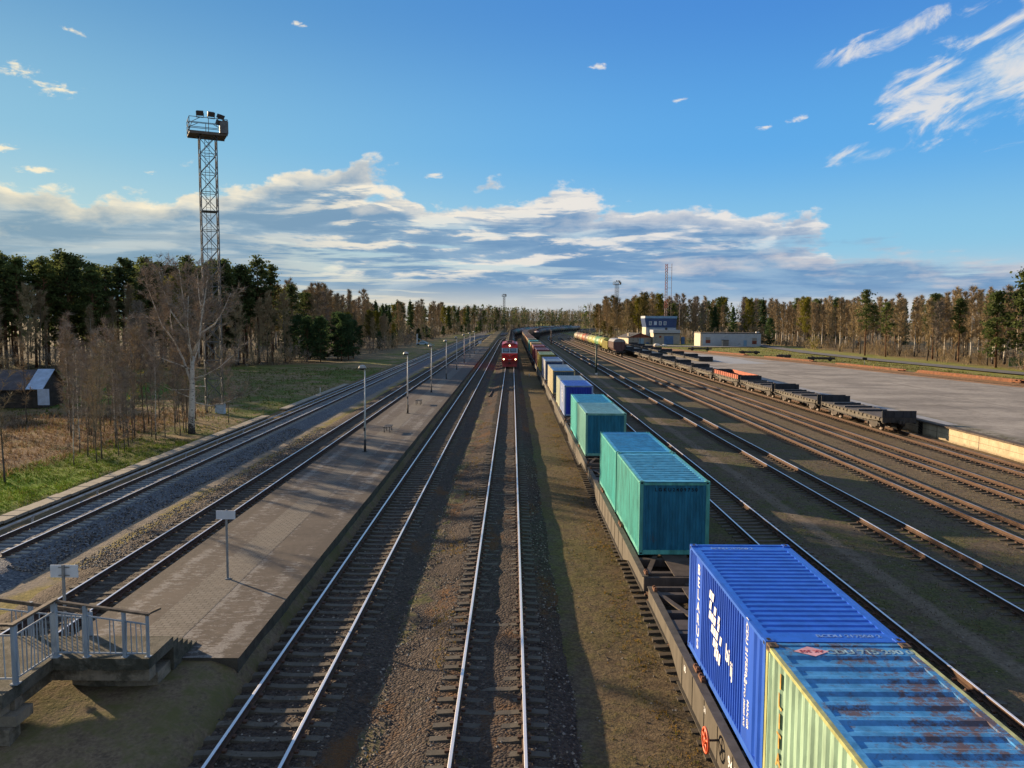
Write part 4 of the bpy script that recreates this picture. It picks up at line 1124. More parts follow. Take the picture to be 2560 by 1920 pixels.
mb = MB(); mb.b2((-1.45, .3, .85), (1.45, 18.2, 1.15)); mb.b2((-1.3, 6.8, .35), (1.3, 11.2, .85)); coupler(mb, -.30, -1); mb.build('underframe', M_black, lo)
mb = MB(); mb.b2((-.32, -.30, 1.50), (.32, -.33, 1.60)); mb.build('number_plate', M_band, lo)
star = MB()
pts = []
for k in range(10):
    rr = .15 if k % 2 == 0 else .062; an = PI / 2 + k * PI / 5; pts.append((rr * math.cos(an), 2.28 + rr * math.sin(an)))
star.prism(pts, 'y', -.335, -.305); star.build('emblem', plain('emblem_pale', (.55, .25, .22), .5), lo)
mb = MB(); mb.b2((-.5, 4.0, 4.66), (.5, 5.4, 4.95)); mb.lathe([(.5, 0), (.5, .18), (0, .2)], (0, 8, 4.62), 16); mb.lathe([(.5, 0), (.5, .18), (0, .2)], (0, 10.5, 4.62), 16); mb.tube((-.6, .9, 4.6), (-.6, 1.6, 4.72), .05); mb.build('roof_vent', M_black, lo)
for yb in (3.6, 14.6):
    bogie(lo, yb)

# ------------------------------------------------------------------ tank wagons, gondola, hopper
def tankpaint(c, dirt=.12): return paint('tank_paint_%d_%d_%d' % tuple(int(x * 999) for x in c), c, dirt, (.05, .036, .026), .35, .5)
M_blk = paint('wagon_black', (.030, .028, .028), .3, (.07, .04, .025), .3, .7)
def tank_wagon(lod=0):
    t = thing('tank_wagon', '', 'tank wagon', group='tank wagons')
    mb = MB(); n = 22; hl = 5.35
    prof = [(0, -hl - .38), (.6, -hl - .34), (1.05, -hl - .22), (1.36, -hl - .04), (1.5, -hl + .2)]
    prof2 = prof + [(1.5, hl - .2)] + [(r_, -h_) for r_, h_ in reversed(prof[:-1])]
    mb.lathe(prof2, (0, 0, 2.72), n, axis='y'); mb.build('barrel', tankpaint((.2, .2, .2)), t)
    mb = MB()
    for y in (-3.9, -1.4, 1.4, 3.9): mb.lathe([(1.50, -.07), (1.53, -.07), (1.53, .07), (1.50, .07)], (0, y, 2.72), n, axis='y')
    mb.build('band', M_blk, t)
    mb = MB(); mb.lathe([(.62, 0), (.62, .32), (.55, .40), (0, .42)], (0, 0, 4.14), 14); d = mb.build('hatch', M_blk, t)
    mb = MB()
    mb.b2((-.55, -1.7, 4.28), (.55, -.72, 4.32)); mb.b2((-.55, .72, 4.28), (.55, 1.7, 4.32))
    for sx in (-.55, .55):
        for y in (-1.65, -.75, .75, 1.65): mb.tube((sx, y, 4.25), (sx, y, 5.0), .02, n=5)
        mb.tube((sx, -1.65, 5.0), (sx, -.75, 5.0), .02, n=5); mb.tube((sx, .75, 5.0), (sx, 1.65, 5.0), .02, n=5)
    mb.build('walkway', M_blk, t)
    mb = MB()
    for sx in (-1, 1):
        for y in (-.2, .2): mb.path([(sx * 1.6, y, 1.15), (sx * 1.62, y, 2.8), (sx * 1.25, y, 3.9), (sx * .6, y, 4.3)], [.025] * 4, 5)
        for k in range(8): z = 1.3 + k * .3; x = 1.61 if z < 2.8 else 1.61 - (z - 2.8) * .33; mb.tube((sx * x, -.2, z), (sx * x, .2, z), .016, n=4)
    mb.build('ladder', M_blk, t)
    mb = MB(); mb.b2((-.35, -5.8, .85), (.35, 5.8, 1.15)); mb.b2((-1.45, -5.75, .85), (1.45, -5.55, 1.2)); mb.b2((-1.45, 5.55, .85), (1.45, 5.75, 1.2))
    for y in (-4.3, 4.3): mb.prism([(-1.3, 1.15), (-1.3, 2.0), (-.8, 1.5), (.8, 1.5), (1.3, 2.0), (1.3, 1.15)], 'y', y - .3, y + .3)
    coupler(mb, -5.78, -1); coupler(mb, 5.78, 1); mb.build('frame', M_blk, t)
    bogie(t, -3.9, 1); bogie(t, 3.9, 1)
    return t
def place_on(o, key, s, label, z=None):
    u, zt = TR[key]; X, Y, a = P(u, s); o.location = (X, Y, zt if z is None else z); o.rotation_euler = (0, 0, -a)
    if label: o['label'] = label
def barrel_col(o, c):
    for ch in o.children:
        if ch.name.startswith('barrel'): setmat(ch, tankpaint(c))
TK0 = tank_wagon(); first = [True]
def tank(key, s, c, label):
    o = TK0 if first[0] else dup(TK0, (0, 0, 0)); first[0] = False
    place_on(o, key, s, label); barrel_col(o, c); return o
ords = ['first', 'second', 'third', 'fourth', 'fifth', 'sixth', 'seventh', 'eighth', 'ninth', 'tenth', 'eleventh', 'twelfth', 'thirteenth', 'fourteenth', 'fifteenth', 'sixteenth', 'seventeenth', 'eighteenth', 'nineteenth', 'twentieth']
ords += ['twenty ' + x for x in ords[:9]] + ['thirtieth'] + ['thirty ' + x for x in ords[:9]] + ['fortieth'] + ['forty ' + x for x in ords[:9]]
rt = random.Random(11)
cs = [(.20, .18, .16), (.07, .20, .15), (.46, .44, .40), (.08, .22, .19), (.30, .29, .27), (.40, .40, .38), (.06, .19, .16), (.26, .16, .13)]
for i in range(44):
    tank('C', 178.0 + 12.05 * i, rt.choice(cs), ords[i] + ' tank wagon behind the red locomotive')
# train on the next track beyond the containers
def gondola():
    t = thing('gondola_wagon', '', 'gondola', group='open goods wagons')
    mb = MB(); hl = 6.5
    for (a, b) in (((-1.57, -hl, 1.3), (-1.49, hl, 3.4)), ((1.49, -hl, 1.3), (1.57, hl, 3.4)), ((-1.49, -hl, 1.3), (1.49, -hl + .08, 3.4)), ((-1.49, hl - .08, 1.3), (1.49, hl, 3.4)), ((-1.49, -hl + .08, 1.28), (1.49, hl - .08, 1.36))): mb.b2(a, b)
    for k in range(9):
        y = -hl + .08 + k * (2 * hl - .16) / 8
        for sx in (-1, 1): mb.b2((sorted((sx * 1.57, sx * 1.66))[0], y - .07, 1.2), (sorted((sx * 1.57, sx * 1.66))[1], y + .07, 3.36))
    mb.build('body', M_blk, t)
    mb = MB(); mb.b2((-1.6, -hl - .06, 3.36), (1.6, -hl + .1, 3.46)); mb.b2((-1.6, hl - .1, 3.36), (1.6, hl + .06, 3.46)); mb.b2((-1.66, -hl, 3.37), (-1.48, hl, 3.455)); mb.b2((1.48, -hl, 3.37), (1.66, hl, 3.455)); mb.build('top_rim', M_blk, t)
    mb = MB(); rr = random.Random(4)
    nx_, ny_ = 9, 24; vs = []
    for j in range(ny_ + 1):
        for i in range(nx_ + 1):
            fx = i / nx_ * 2 - 1; fy = j / ny_ * 2 - 1
            vs.append((fx * 1.48, fy * (hl - .1), 3.15 + .75 * max(0, (1 - abs(fx) ** 1.5)) * (.75 + .25 * math.sin(fy * 9)) * (1 if abs(fy) < .95 else .4) + rr.uniform(-.05, .05)))
    mb.add(vs, [(j * (nx_ + 1) + i, j * (nx_ + 1) + i + 1, (j + 1) * (nx_ + 1) + i + 1, (j + 1) * (nx_ + 1) + i) for j in range(ny_) for i in range(nx_)])
    mb.build('load', plain('crushed_load', (.50, .42, .42), .95, 0, .3, 6), t)
    mb = MB(); mb.b2((-.4, -6.6, .85), (.4, 6.6, 1.25)); mb.b2((-1.5, -6.6, .9), (1.5, -6.4, 1.3)); mb.b2((-1.5, 6.4, .9), (1.5, 6.6, 1.3)); coupler(mb, -6.6, -1); coupler(mb, 6.6, 1); mb.build('frame', M_blk, t)
    bogie(t, -4.3, 1); bogie(t, 4.3, 1)
    return t
G0 = gondola(); place_on(G0, 'E', 383, 'dark gondola wagon heaped with pale stone at the end of a train')
cs2 = [(.22, .16, .14), (.08, .09, .12), (.30, .28, .25), (.09, .12, .13), (.25, .24, .24), (.10, .16, .14)]
for i in range(24):
    tank('E', 397.5 + 12.05 * i, (.24, .09, .08) if i == 0 else rt.choice(cs2), ords[i] + ' tank wagon behind the stone heaped gondola')
# tank wagon rake on the right
HC = [((.36, .36, .08), 'yellow green'), ((.14, .34, .16), 'bright green'), ((.40, .40, .10), 'lime yellow'), ((.34, .36, .12), 'pale olive'), ((.20, .12, .075), 'brown'), ((.42, .11, .03), 'orange'), ((.38, .30, .16), 'cream'), ((.22, .12, .085), 'rust brown'), ((.34, .31, .22), 'grey beige')]
hop = thing('hopper_wagon', 'brown covered hopper wagon at the near end of the coloured tank wagons', 'hopper wagon')
mb = MB(); hl = 5.9
pr = [(-1.55, 2.0), (-1.55, 3.7), (-1.15, 4.22), (-.5, 4.42), (.5, 4.42), (1.15, 4.22), (1.55, 3.7), (1.55, 2.0), (.8, 1.25), (-.8, 1.25)]
mb.prism(pr, 'y', -hl + .35, hl - .35)
for k in range(9):
    y = -hl + .6 + k * (2 * hl - 1.2) / 8
    for sx in (-1, 1): mb.b2((sorted((sx * 1.55, sx * 1.62))[0], y - .06, 1.9), (sorted((sx * 1.55, sx * 1.62))[1], y + .06, 3.7))
mb.build('body', paint('hopper_brown', (.12, .06, .055), .3, (.05, .04, .035), .3, .6), hop)
mb = MB(); mb.prism([(-1.58, 3.70), (-1.16, 4.26), (-.5, 4.46), (.5, 4.46), (1.16, 4.26), (1.58, 3.70), (1.5, 3.66), (-1.5, 3.66)], 'y', -hl + .3, hl - .3); mb.build('roof', paint('hopper_roof', (.30, .29, .28), .3), hop)
mb = MB(); mb.b2((-1.5, -hl - .05, .9), (1.5, -hl + .15, 1.3)); mb.b2((-1.5, hl - .15, .9), (1.5, hl + .05, 1.3)); mb.b2((-.35, -hl, .85), (.35, hl, 1.2)); coupler(mb, -hl, -1); coupler(mb, hl, 1)
for sx in (-1.4, 1.4):
    for sy in (-1, 1): mb.tube((sx, sy * (hl - .05), 1.2), (sx, sy * (hl - .35), 3.0), .05, n=5)
mb.build('frame', M_blk, hop); bogie(hop, -3.9, 1); bogie(hop, 3.9, 1)
place_on(hop, 'H', 214.5, None)
gw = copy_tree(G0); place_on(gw, 'H', 228.2, 'olive yellow open goods wagon between the hopper and the tank wagons')
M_gy = paint('gondola_yellow', (.30, .26, .05), .3)
for ch in list(gw.children):
    if ch.name.startswith('body') or ch.name.startswith('top_rim'): setmat(ch, M_gy)
    if ch.name.startswith('load'): bpy.data.objects.remove(ch)
for i, (c, nm) in enumerate(HC):
    tank('H', 241.5 + 12.05 * i, c, nm + ' tank wagon, ' + ords[i] + ' one in the rake beyond the hopper wagon')

# ------------------------------------------------------------------ empty flat wagons by the loading ramp
M_flat = paint('flat_wagon_dark', (.040, .036, .034), .35, (.075, .045, .028), .35, .75)
M_board = paint('side_board_navy', (.018, .024, .034), .3, (.05, .03, .02), .3, .6)
M_boardr = paint('side_board_red', (.36, .085, .04), .5, (.17, .06, .03), .35, .7)
M_deckw = plain('deck_planks', (.085, .074, .068), .9, 0, .4, 2)
M_tim = plain('stake_timber', (.23, .19, .13), .8, 0, .3)
def flat_wagon():
    t = thing('flat_wagon', '', 'flat wagon', group='empty flat wagons')
    hl = 6.65
    mb = MB(); mb.b2((-1.38, -hl, 1.22), (1.38, hl, 1.28)); mb.build('deck', M_deckw, t)
    mb = MB(); mb.b2((-.4, -hl, .78), (.4, hl, 1.2)); mb.b2((-1.44, -hl - .1, .85), (1.44, -hl + .1, 1.27)); mb.b2((-1.44, hl - .1, .85), (1.44, hl + .1, 1.27)); coupler(mb, -hl - .05, -1); coupler(mb, hl + .05, 1)
    mb.tube((-.5, 0, .6), (.5, 0, .6), .25, n=10); mb.b2((-.9, 1.2, .5), (-.2, 2.2, .85)); mb.build('frame', M_flat, t)
    for sx in (-1, 1):
        sl = MB(); a, b = sorted((sx * 1.36, sx * 1.42)); sl.prism([(-hl, .98), (-hl, 1.27), (hl, 1.27), (hl, .98), (2.6, .76), (-2.6, .76)], 'x', a, b)
        a, b = sorted((sx * 1.42, sx * 1.50))
        for k in range(8):
            y = -hl + .8 + k * (2 * hl - 1.6) / 7
            sl.b2((a, y - .42, 1.02), (b, y - .36, 1.26)); sl.b2((a, y + .36, 1.02), (b, y + .42, 1.26)); sl.b2((a, y - .42, 1.0), (b, y + .42, 1.04))
        sl.build('side_sill', M_sill, t)
        sb = MB(); a, b = sorted((sx * 1.50, sx * 1.55)); 
        for k in range(4):
            y0 = -hl + .15 + k * 3.3; sb.b2((a, y0, .72), (b, y0 + 3.1, .80)); sb.b2((a, y0, 1.22), (b, y0 + 3.1, 1.30))
        sb.build('stake_rail', M_flat, t)
    for sy in (-1, 1):
        eb = MB(); eb.b2((-1.45, sy * (hl + .02) - .03, 1.28), (1.45, sy * (hl + .02) + .03, 1.86))
        for x in (-1.1, -.4, .4, 1.1): eb.b2((x - .05, sy * (hl + .02) - .07, 1.1), (x + .05, sy * (hl + .02) + .07, 1.84))
        eb.build('end_board', M_board, t)
    for k, (y, h) in enumerate(((-1.6, .14), (1.4, .12), (3.9, .16))):
        bm = MB(); bm.b2((-1.3, y - .12, 1.285), (1.3, y + .12, 1.285 + h)); bm.build('dunnage_beam', M_board, t)
    bogie(t, -4.3, 1); bogie(t, 4.3, 1)
    return t
FW = flat_wagon()
for i in range(15):
    o = FW if i == 0 else dup(FW, (0, 0, 0))
    lab = {0: 'empty flat wagon nearest to us beside the hazard striped ramp wall', 3: 'flat wagon with raised rust red side boards beside the loading ramp'}.get(i, ords[i] + ' empty flat wagon from us along the loading ramp')
    place_on(o, 'I', 74.0 + 14.45 * i, lab)
    if i == 3:
        for sx in (-1, 1):
            for k in range(4):
                sb = MB(); y0 = -6.5 + k * 3.27; a, b = sorted((sx * 1.40, sx * 1.45)); sb.b2((a, y0, 1.29), (b, y0 + 3.2, 1.85))
                for q_ in (.5, 1.6, 2.7): sb.b2((sorted((sx * 1.45, sx * 1.52))[0], y0 + q_ - .06, 1.2), (sorted((sx * 1.45, sx * 1.52))[1], y0 + q_ + .06, 1.84))
                sb.build('side_board', M_boardr, o)
TR['J'] = (40.2, .30)
for i in range(7):
    o = dup(FW, (0, 0, 0)); place_on(o, 'J', 172.5 + 14.45 * i, ords[i] + ' empty flat wagon in the farther row behind the ramp', -.15)

# ------------------------------------------------------------------ loading ramp wall, plaza, road
def wallmat():
    m, nt, p, oc = newmat('ramp_wall_plaster')
    g = wpos(nt); x, y, z = sepxyz(nt, g)
    n1 = noise(nt, mapping(nt, g, (1, 1, .4)), 1.2, 6, .7); n2 = noise(nt, g, 6, 5, .7)
    c = mix(nt, (n1 * .6 + n2 * .4).sm(.35, .65), (.33, .265, .17), (.52, .44, .30))
    c = mix(nt, (n1 * .5 + n2 * .3 + z.sm(.0, -.5) * .28 + z.sm(.35, .6) * .2).sm(.54, .72) * .8, c, (.13, .10, .065))
    j = (y * (1 / 6.0)).op('FRACT'); c = mix(nt, (j - .5).op('ABSOLUTE').sm(.491, .496), c, (.04, .03, .022))
    j2 = (z * 1.0 - .08); c = mix(nt, (j2 * j2).sm(.0006, .0001) * .6, c, (.06, .045, .03))
    setc(nt, p, c); p.inputs['Roughness'].default_value = .9; bump(nt, p, n2, .5, .02)
    return m
M_wall = wallmat()
wl_ = thing('ramp_wall', 'low cream plastered concrete wall of the loading ramp', 'wall', (35.35, 40, 0))
mb = MB(); mb.b2((0, -5, -.9), (.35, 250, .60)); mb.build('wall_face', M_wall, wl_)
mb = MB(); rr = random.Random(8)
y = -5
while y < 250: mb.box((.14, y + 1.45, .67), (.62, 2.9, .13), 0, rz=rr.uniform(-.003, .003)); y += 2.94
mb.build('coping', concrete('ramp_coping', (.13, .105, .085), .3, amt=.5), wl_)
hz = thing('hazard_marker', 'black and yellowish diagonal striped marker board on the ramp wall', 'marker', (35.30, 68.6, 0))
mb = MB(); mb.b2((-.03, -.3, -.52), (.04, .3, .64)); mb.build('board', plain('marker_black', (.02, .02, .02), .7), hz)
mb = MB()
for k in range(5):
    z0 = -.46 + k * .22; mb.add([(-.036, -.3, z0), (-.036, .3, z0 + .22), (-.036, .3, z0 + .33), (-.036, -.3, z0 + .11), (-.032, -.3, z0), (-.032, .3, z0 + .22), (-.032, .3, z0 + .33), (-.032, -.3, z0 + .11)], [(0, 1, 2, 3), (3, 2, 1, 0), (0, 4, 5, 1), (2, 6, 7, 3)])
mb.build('stripe', plain('marker_yellow', (.42, .36, .20), .7), hz)
def plazamat():
    m, nt, p, oc = newmat('plaza_concrete')
    g = wpos(nt); x, y, z = sepxyz(nt, g)
    n1 = noise(nt, mapping(nt, g, (.5, .9, 1), rot=(0, 0, .3)), .22, 7, .7); n2 = noise(nt, g, 1.8, 6, .72); n3 = noise(nt, g, 9, 4, .7)
    c = mix(nt, (n1 * .5 + n2 * .3 + n3 * .2).sm(.38, .62), (.20, .182, .160), (.40, .365, .32))
    c = mix(nt, noise(nt, mapping(nt, g, (.35, 1.6, 1), rot=(0, 0, .15)), .6, 7, .75).sm(.62, .70) * .75, c, (.15, .12, .09))
    c = mix(nt, (noise(nt, mapping(nt, g, (.25, 1.3, 1), (9, 4, 0), rot=(0, 0, .2)), .35, 6, .7)).sm(.60, .68) * .5, c, (.52, .47, .40))
    tj = ((x * .30 + y * 1.0) * (1 / 5.5)).op('FRACT'); c = mix(nt, (tj - .5).op('ABSOLUTE').sm(.488, .496) * n2.sm(.35, .55) * .5, c, (.10, .08, .06))
    tk = noise(nt, mapping(nt, g, (.9, .035, 1), rot=(0, 0, -.35)), 1.0, 5, .6); c = mix(nt, tk.sm(.60, .66) * .45, c, (.12, .105, .09))
    c = mix(nt, noise(nt, g, .16, 5, .6).sm(.50, .62) * .45, c, (.17, .155, .14))
    c = mix(nt, x.sm(38.4, 36.6) * (n2).sm(.35, .6) * y.sm(95, 80) * .9, c, mix(nt, n3.sm(.3, .7), (.045, .05, .018), (.12, .105, .05)))
    setc(nt, p, c); p.inputs['Roughness'].default_value = .92; p.inputs['Specular IOR Level'].default_value = .2; bump(nt, p, n2 + n3 * .5, .5, .03)
    return m
M_plaza = plazamat()
KL = [(88, 30), (80, 60), (68.6, 107), (64.5, 135), (61.0, 162), (52.5, 203), (46, 231), (42.2, 258), (41, 285)]
def kx(y):
    for (x0, y0), (x1, y1) in zip(KL, KL[1:]):
        if y0 <= y <= y1: return x0 + (x1 - x0) * (y - y0) / (y1 - y0)
    return KL[-1][0] if y > KL[-1][1] else KL[0][0]
mb = MB()
yy = [30 + 4 * i for i in range(59)]
for a, b in zip(yy, yy[1:]):
    xa, xb = kx(a) - 3.2, kx(b) - 3.2
    if xa > 36 and xb > 36: mb.quad((35.65, a, .665), (xa, a, .665), (xb, b, .665), (35.65, b, .665))
struct(mb.build('yard_pavement', M_plaza))
mb = MB(); mb.add([(43.0, 158, .672), (50.6, 158.5, .672), (50.2, 186, .672), (46.5, 197, .672), (42.6, 197, .672)], [(0, 1, 2, 3, 4)])
struct(mb.build('concrete_apron', concrete('apron_pale', (.40, .42, .44), .12, amt=.1, scale=.5)))
mb = MB(); mb.quad((35.7, 66, .670), (37.2, 66, .670), (37.2, 150, .670), (35.7, 150, .670)); struct(mb.build('paving_strip', concrete('strip_pale', (.30, .31, .33), .25, amt=.3, scale=.8)))
def strip(name, pts, wd, z, mat, kind='structure'):
    mb = MB(); n = len(pts); L = []
    for i, (x, y) in enumerate(pts):
        a = pts[max(i - 1, 0)]; b = pts[min(i + 1, n - 1)]; d = Vector((b[0] - a[0], b[1] - a[1])).normalized(); L.append((x, y, -d.y, d.x))
    for (x, y, px, py), (x2, y2, qx, qy) in zip(L, L[1:]): mb.quad((x - px * wd, y - py * wd, z), (x2 - qx * wd, y2 - qy * wd, z), (x2 + qx * wd, y2 + qy * wd, z), (x + px * wd, y + py * wd, z))
    mb.f = [tuple(reversed(f)) for f in mb.f]
    return struct(mb.build(name, mat), kind)
def lerpline(pts, step=3.0):
    out = []
    for (a, b) in zip(pts, pts[1:]):
        d = math.hypot(b[0] - a[0], b[1] - a[1]); n = max(1, int(d / step))
        for i in range(n): out.append((a[0] + (b[0] - a[0]) * i / n, a[1] + (b[1] - a[1]) * i / n))
    return out + [pts[-1]]
m, nt, p, oc = newmat('rust_sand'); g = wpos(nt)
n1 = noise(nt, g, .5, 6, .7); n2 = noise(nt, g, 5, 4, .7)
setc(nt, p, mix(nt, (n1 * .5 + n2 * .5).sm(.36, .62), (.12, .085, .052), (.40, .19, .075))); p.inputs['Roughness'].default_value = .95; bump(nt, p, n2, .5, .03)
strip('sand_strip', lerpline(KL), 3.6, .650, m)
M_asph = plain('road_asphalt', (.125, .125, .125), .9, 0, .22, .6)
RD = [(96, 60), (89.5, 105), (84.6, 135), (81, 175), (80, 215), (83, 250), (88, 290), (93, 340)]
strip('road', lerpline(RD), 2.6, .66, M_asph)
strip('access_road', lerpline([(79, 262), (64, 262), (52, 266), (46, 275)]), 4.5, .664, plain('access_asphalt', (.20, .20, .215), .9, 0, .15, .4))
# rusty siding with its rails and rail stacks
t = thing('railway_track', 'rusty curved siding at the far edge of the paved yard', 'railway track', (68, 107, .65))
off = lambda mb: (setattr(mb, 'v', [(a - 68, b - 107, c - .65) for a, b, c in mb.v]), mb)[1]
kk = lerpline(KL, 6)
for sgn in (-.8, .8):
    mb = MB()
    for (a, b) in zip(kk, kk[1:]):
        d = Vector((b[0] - a[0], b[1] - a[1])); rz = math.atan2(d.y, d.x); nn = Vector((-d.y, d.x)).normalized() * sgn
        mb.box(((a[0] + b[0]) / 2 + nn.x, (a[1] + b[1]) / 2 + nn.y, .76), (d.length + .02, .09, .18), 0, rz=rz)
    off(mb).build('rail', M_rail, t)
mb = MB(); k2 = lerpline(KL, .62)
for a, b in zip(k2, k2[1:]):
    if a[1] > 215: break
    mb.box((a[0], a[1], .645), (.22, 2.6, .07), 0, rz=math.atan2(b[1] - a[1], b[0] - a[0]))
struct(off(mb).build('sleepers', M_slpW, t), 'stuff')
M_stack = plain('rail_stack_rust', (.20, .075, .030), .85, 0, .4)
def rail_stack(x, y, L, n, label, rz, c=M_stack):
    t = tag(None or (lambda mb: mb)(MB()).build('rail_stack', c), label, 'rail stack', 'stacks of rails on the rusty strip') if False else None
    mb = MB(); r2 = random.Random(int(x * 10))
    for k in range(n):
        lay = k // 5; mb.box(((k % 5 - 2) * .28 + r2.uniform(-.05, .05), r2.uniform(-.6, .6), .10 + lay * .17), (.13, L * r2.uniform(.85, 1), .15), 0, rz=r2.uniform(-.01, .01))
    o = mb.build('rail_stack', c, None, (x, y, .66)); o.rotation_euler = (0, 0, rz)
    return tag(o, label, 'rail stack', 'stacks of rails by the siding')
def kang(y): a = kx(y - 3), y - 3; b = kx(y + 3), y + 3; return math.atan2(b[1] - a[1], b[0] - a[0]) - PI / 2
rail_stack(kx(121) + 2.4, 121, 24, 15, 'longest stack of rusty rails at the right end of the siding', kang(121))
rail_stack(kx(147) + 2.6, 147, 22, 10, 'middle stack of rusty rails along the siding', kang(147))
rail_stack(kx(176) + 2.6, 176, 20, 10, 'stack of rusty rails behind the pale concrete apron', kang(176))
rail_stack(kx(205) + 3.0, 205, 20, 10, 'farthest stack of rusty rails along the siding', kang(205))
M_junk = paint('scrap_dark', (.04, .036, .034), .4, (.08, .045, .03), .3, .8)
def bogie_scrap(x, y, label, L=5.0, rz=0.0):
    t = thing('bogie_frame', label, 'scrap bogie', (x, y, .62), rz, 'dark scrap frames on the grass')
    mb = MB(); mb.b2((-1.2, -L / 2, .35), (-.95, L / 2, .75)); mb.b2((.95, -L / 2, .35), (1.2, L / 2, .75)); mb.b2((-1.0, -.4, .4), (1.0, .4, .8)); mb.build('frame', M_junk, t)
    for sy in (-L * .32, L * .32):
        w_ = MB(); w_.tube((-1.0, sy, .45), (1.0, sy, .45), .09, n=8); w_.lathe([(0, -.06), (.46, -.06), (.46, .06), (0, .06)], (-.8, sy, .45), 14, axis='x'); w_.lathe([(0, -.06), (.46, -.06), (.46, .06), (0, .06)], (.8, sy, .45), 14, axis='x'); w_.build('wheelset', M_junk, t)
bogie_scrap(53.0, 226, 'dark scrap bogie frame left of the low white building', 6.5, 1.3); bogie_scrap(60.5, 204, 'dark scrap frame on the grass in front of the low white building', 5.0, 1.4)
bogie_scrap(62.2, 183, 'smaller dark scrap frame lying at the edge of the orange strip', 2.6, .9); bogie_scrap(66.5, 172, 'flat dark scrap frame at the right of the orange strip', 5.5, 1.2)
def boulder_bag(x, y, label, s):
    mb = MB(); r2 = random.Random(int(x * 7)); prof = [(0, 0), (.8, 0), (1.0, .3), (.95, .7), (.6, .95), (0, 1.0)]
    mb.lathe([(a * s, b * s) for a, b in prof], (0, 0, 0), 10); mb.v = [(a + r2.uniform(-.08, .08) * s, b + r2.uniform(-.08, .08) * s, c) for a, b, c in mb.v]
    tag(mb.build('bulk_bag', plain('bag_white', (.66, .64, .60), .8), None, (x, y, .66)), label, 'bag', 'white bulk bags')
boulder_bag(46.6, 258, 'larger white bulk bag beyond the flat wagons', 1.0); boulder_bag(48.9, 257, 'smaller white bulk bag to the right of its twin', .8)
# thin sign, marker posts
def post_thing(name, x, y, z, h, r0, mat, label, cat, base=None, cap=None):
    t = thing(name, label, cat, (x, y, z)); mb = MB(); mb.path([(0, 0, 0), (0, 0, h)], [r0, r0 * .85], 10); mb.build('pole', mat, t)
    if base: mb = MB(); mb.path([(0, 0, 0), (0, 0, base[0])], [r0 * 1.5, r0 * 1.3], 10); mb.build('base_sleeve', base[1], t)
    if cap: mb = MB(); mb.b2((-cap[0], -.08, h - cap[1]), (cap[0], .08, h)); mb.build('head', cap[2], t)
    return t
M_dg = plain('post_dark_green', (.022, .055, .048), .6); M_wp = plain('post_white', (.62, .62, .60), .7)
post_thing('trackside_post', 14.7, 139.5, -.5, 5.5, .17, M_dg, 'dark green post with a white foot between the yard tracks', 'post', (.45, M_wp), (.22, .25, M_dg))
post_thing('trackside_post', 15.2, 312, -.5, 5.6, .17, plain('post_brown', (.14, .09, .07), .7), 'thin brownish post farther along the yard tracks', 'post', None, (.25, .4, M_wp))
post_thing('marker_peg', 2.95, 136, -.55, .55, .07, M_wp, 'small white marker peg left of the container train', 'marker')
post_thing('marker_peg', -24.3, 101, -.5, 1.0, .05, M_wp, 'small white peg by the grey pipe on the left', 'marker')
post_thing('yard_sign', 67.0, 152, .6, 1.7, .05, M_grey, 'small dark sign on a thin post at the edge of the paved yard', 'sign', None, (.45, .5, M_black))
post_thing('marker_peg', 63.8, 141, .66, .95, .05, plain('peg_yellow', (.5, .38, .08), .7), 'small yellow peg on the paved yard by the siding', 'marker')
lr = thing('loose_rail', 'short dark piece of rail lying beside the locomotive track', 'rail', (-2.75, 104, -.5)); mb = MB(); mb.box((0, 0, .1), (.14, 8.5, .16), 0, rz=-.03); mb.build('rail', M_raildk, lr)
gp = thing('guyed_post', 'white post with a slanting stay above the pale blue car', 'post', (-35.6, 300, -.55)); mb = MB(); mb.box((0, 0, 2.1), (.42, .42, 4.2)); mb.build('pole', M_wp, gp)
mb = MB(); mb.tube((.2, -.1, 2.4), (7.0, -2.5, -.1), .10, n=6); mb.build('stay', plain('stay_blue', (.30, .50, .56), .5), gp)
# car
car = thing('parked_car', 'pale blue white car parked at the foot of the left wood', 'car', (-33.6, 299, -.55), -.04)
mb = MB(); mb.prism([(-2.1, .32), (-2.15, .75), (-1.25, .88), (-.62, 1.36), (.85, 1.40), (1.65, .98), (2.1, .88), (2.15, .32)], 'y', -.84, .84); mb.build('body', plain('car_paint', (.40, .56, .70), .3, .1, .1), car)
for sy in (-.845, .845):
    mb = MB(); mb.prism([(-1.0, .92), (-.55, 1.28), (.80, 1.31), (1.35, .96)], 'y', sy - .006, sy + .006); mb.build('window', M_glass, car)
for x in (-1.35, 1.35):
    for sy in (-.78, .78):
        mb = MB(); mb.lathe([(0, -.1), (.31, -.1), (.33, 0), (.31, .1), (0, .1)], (x, sy, .33), 14, axis='y'); mb.build('wheel', M_black, car)

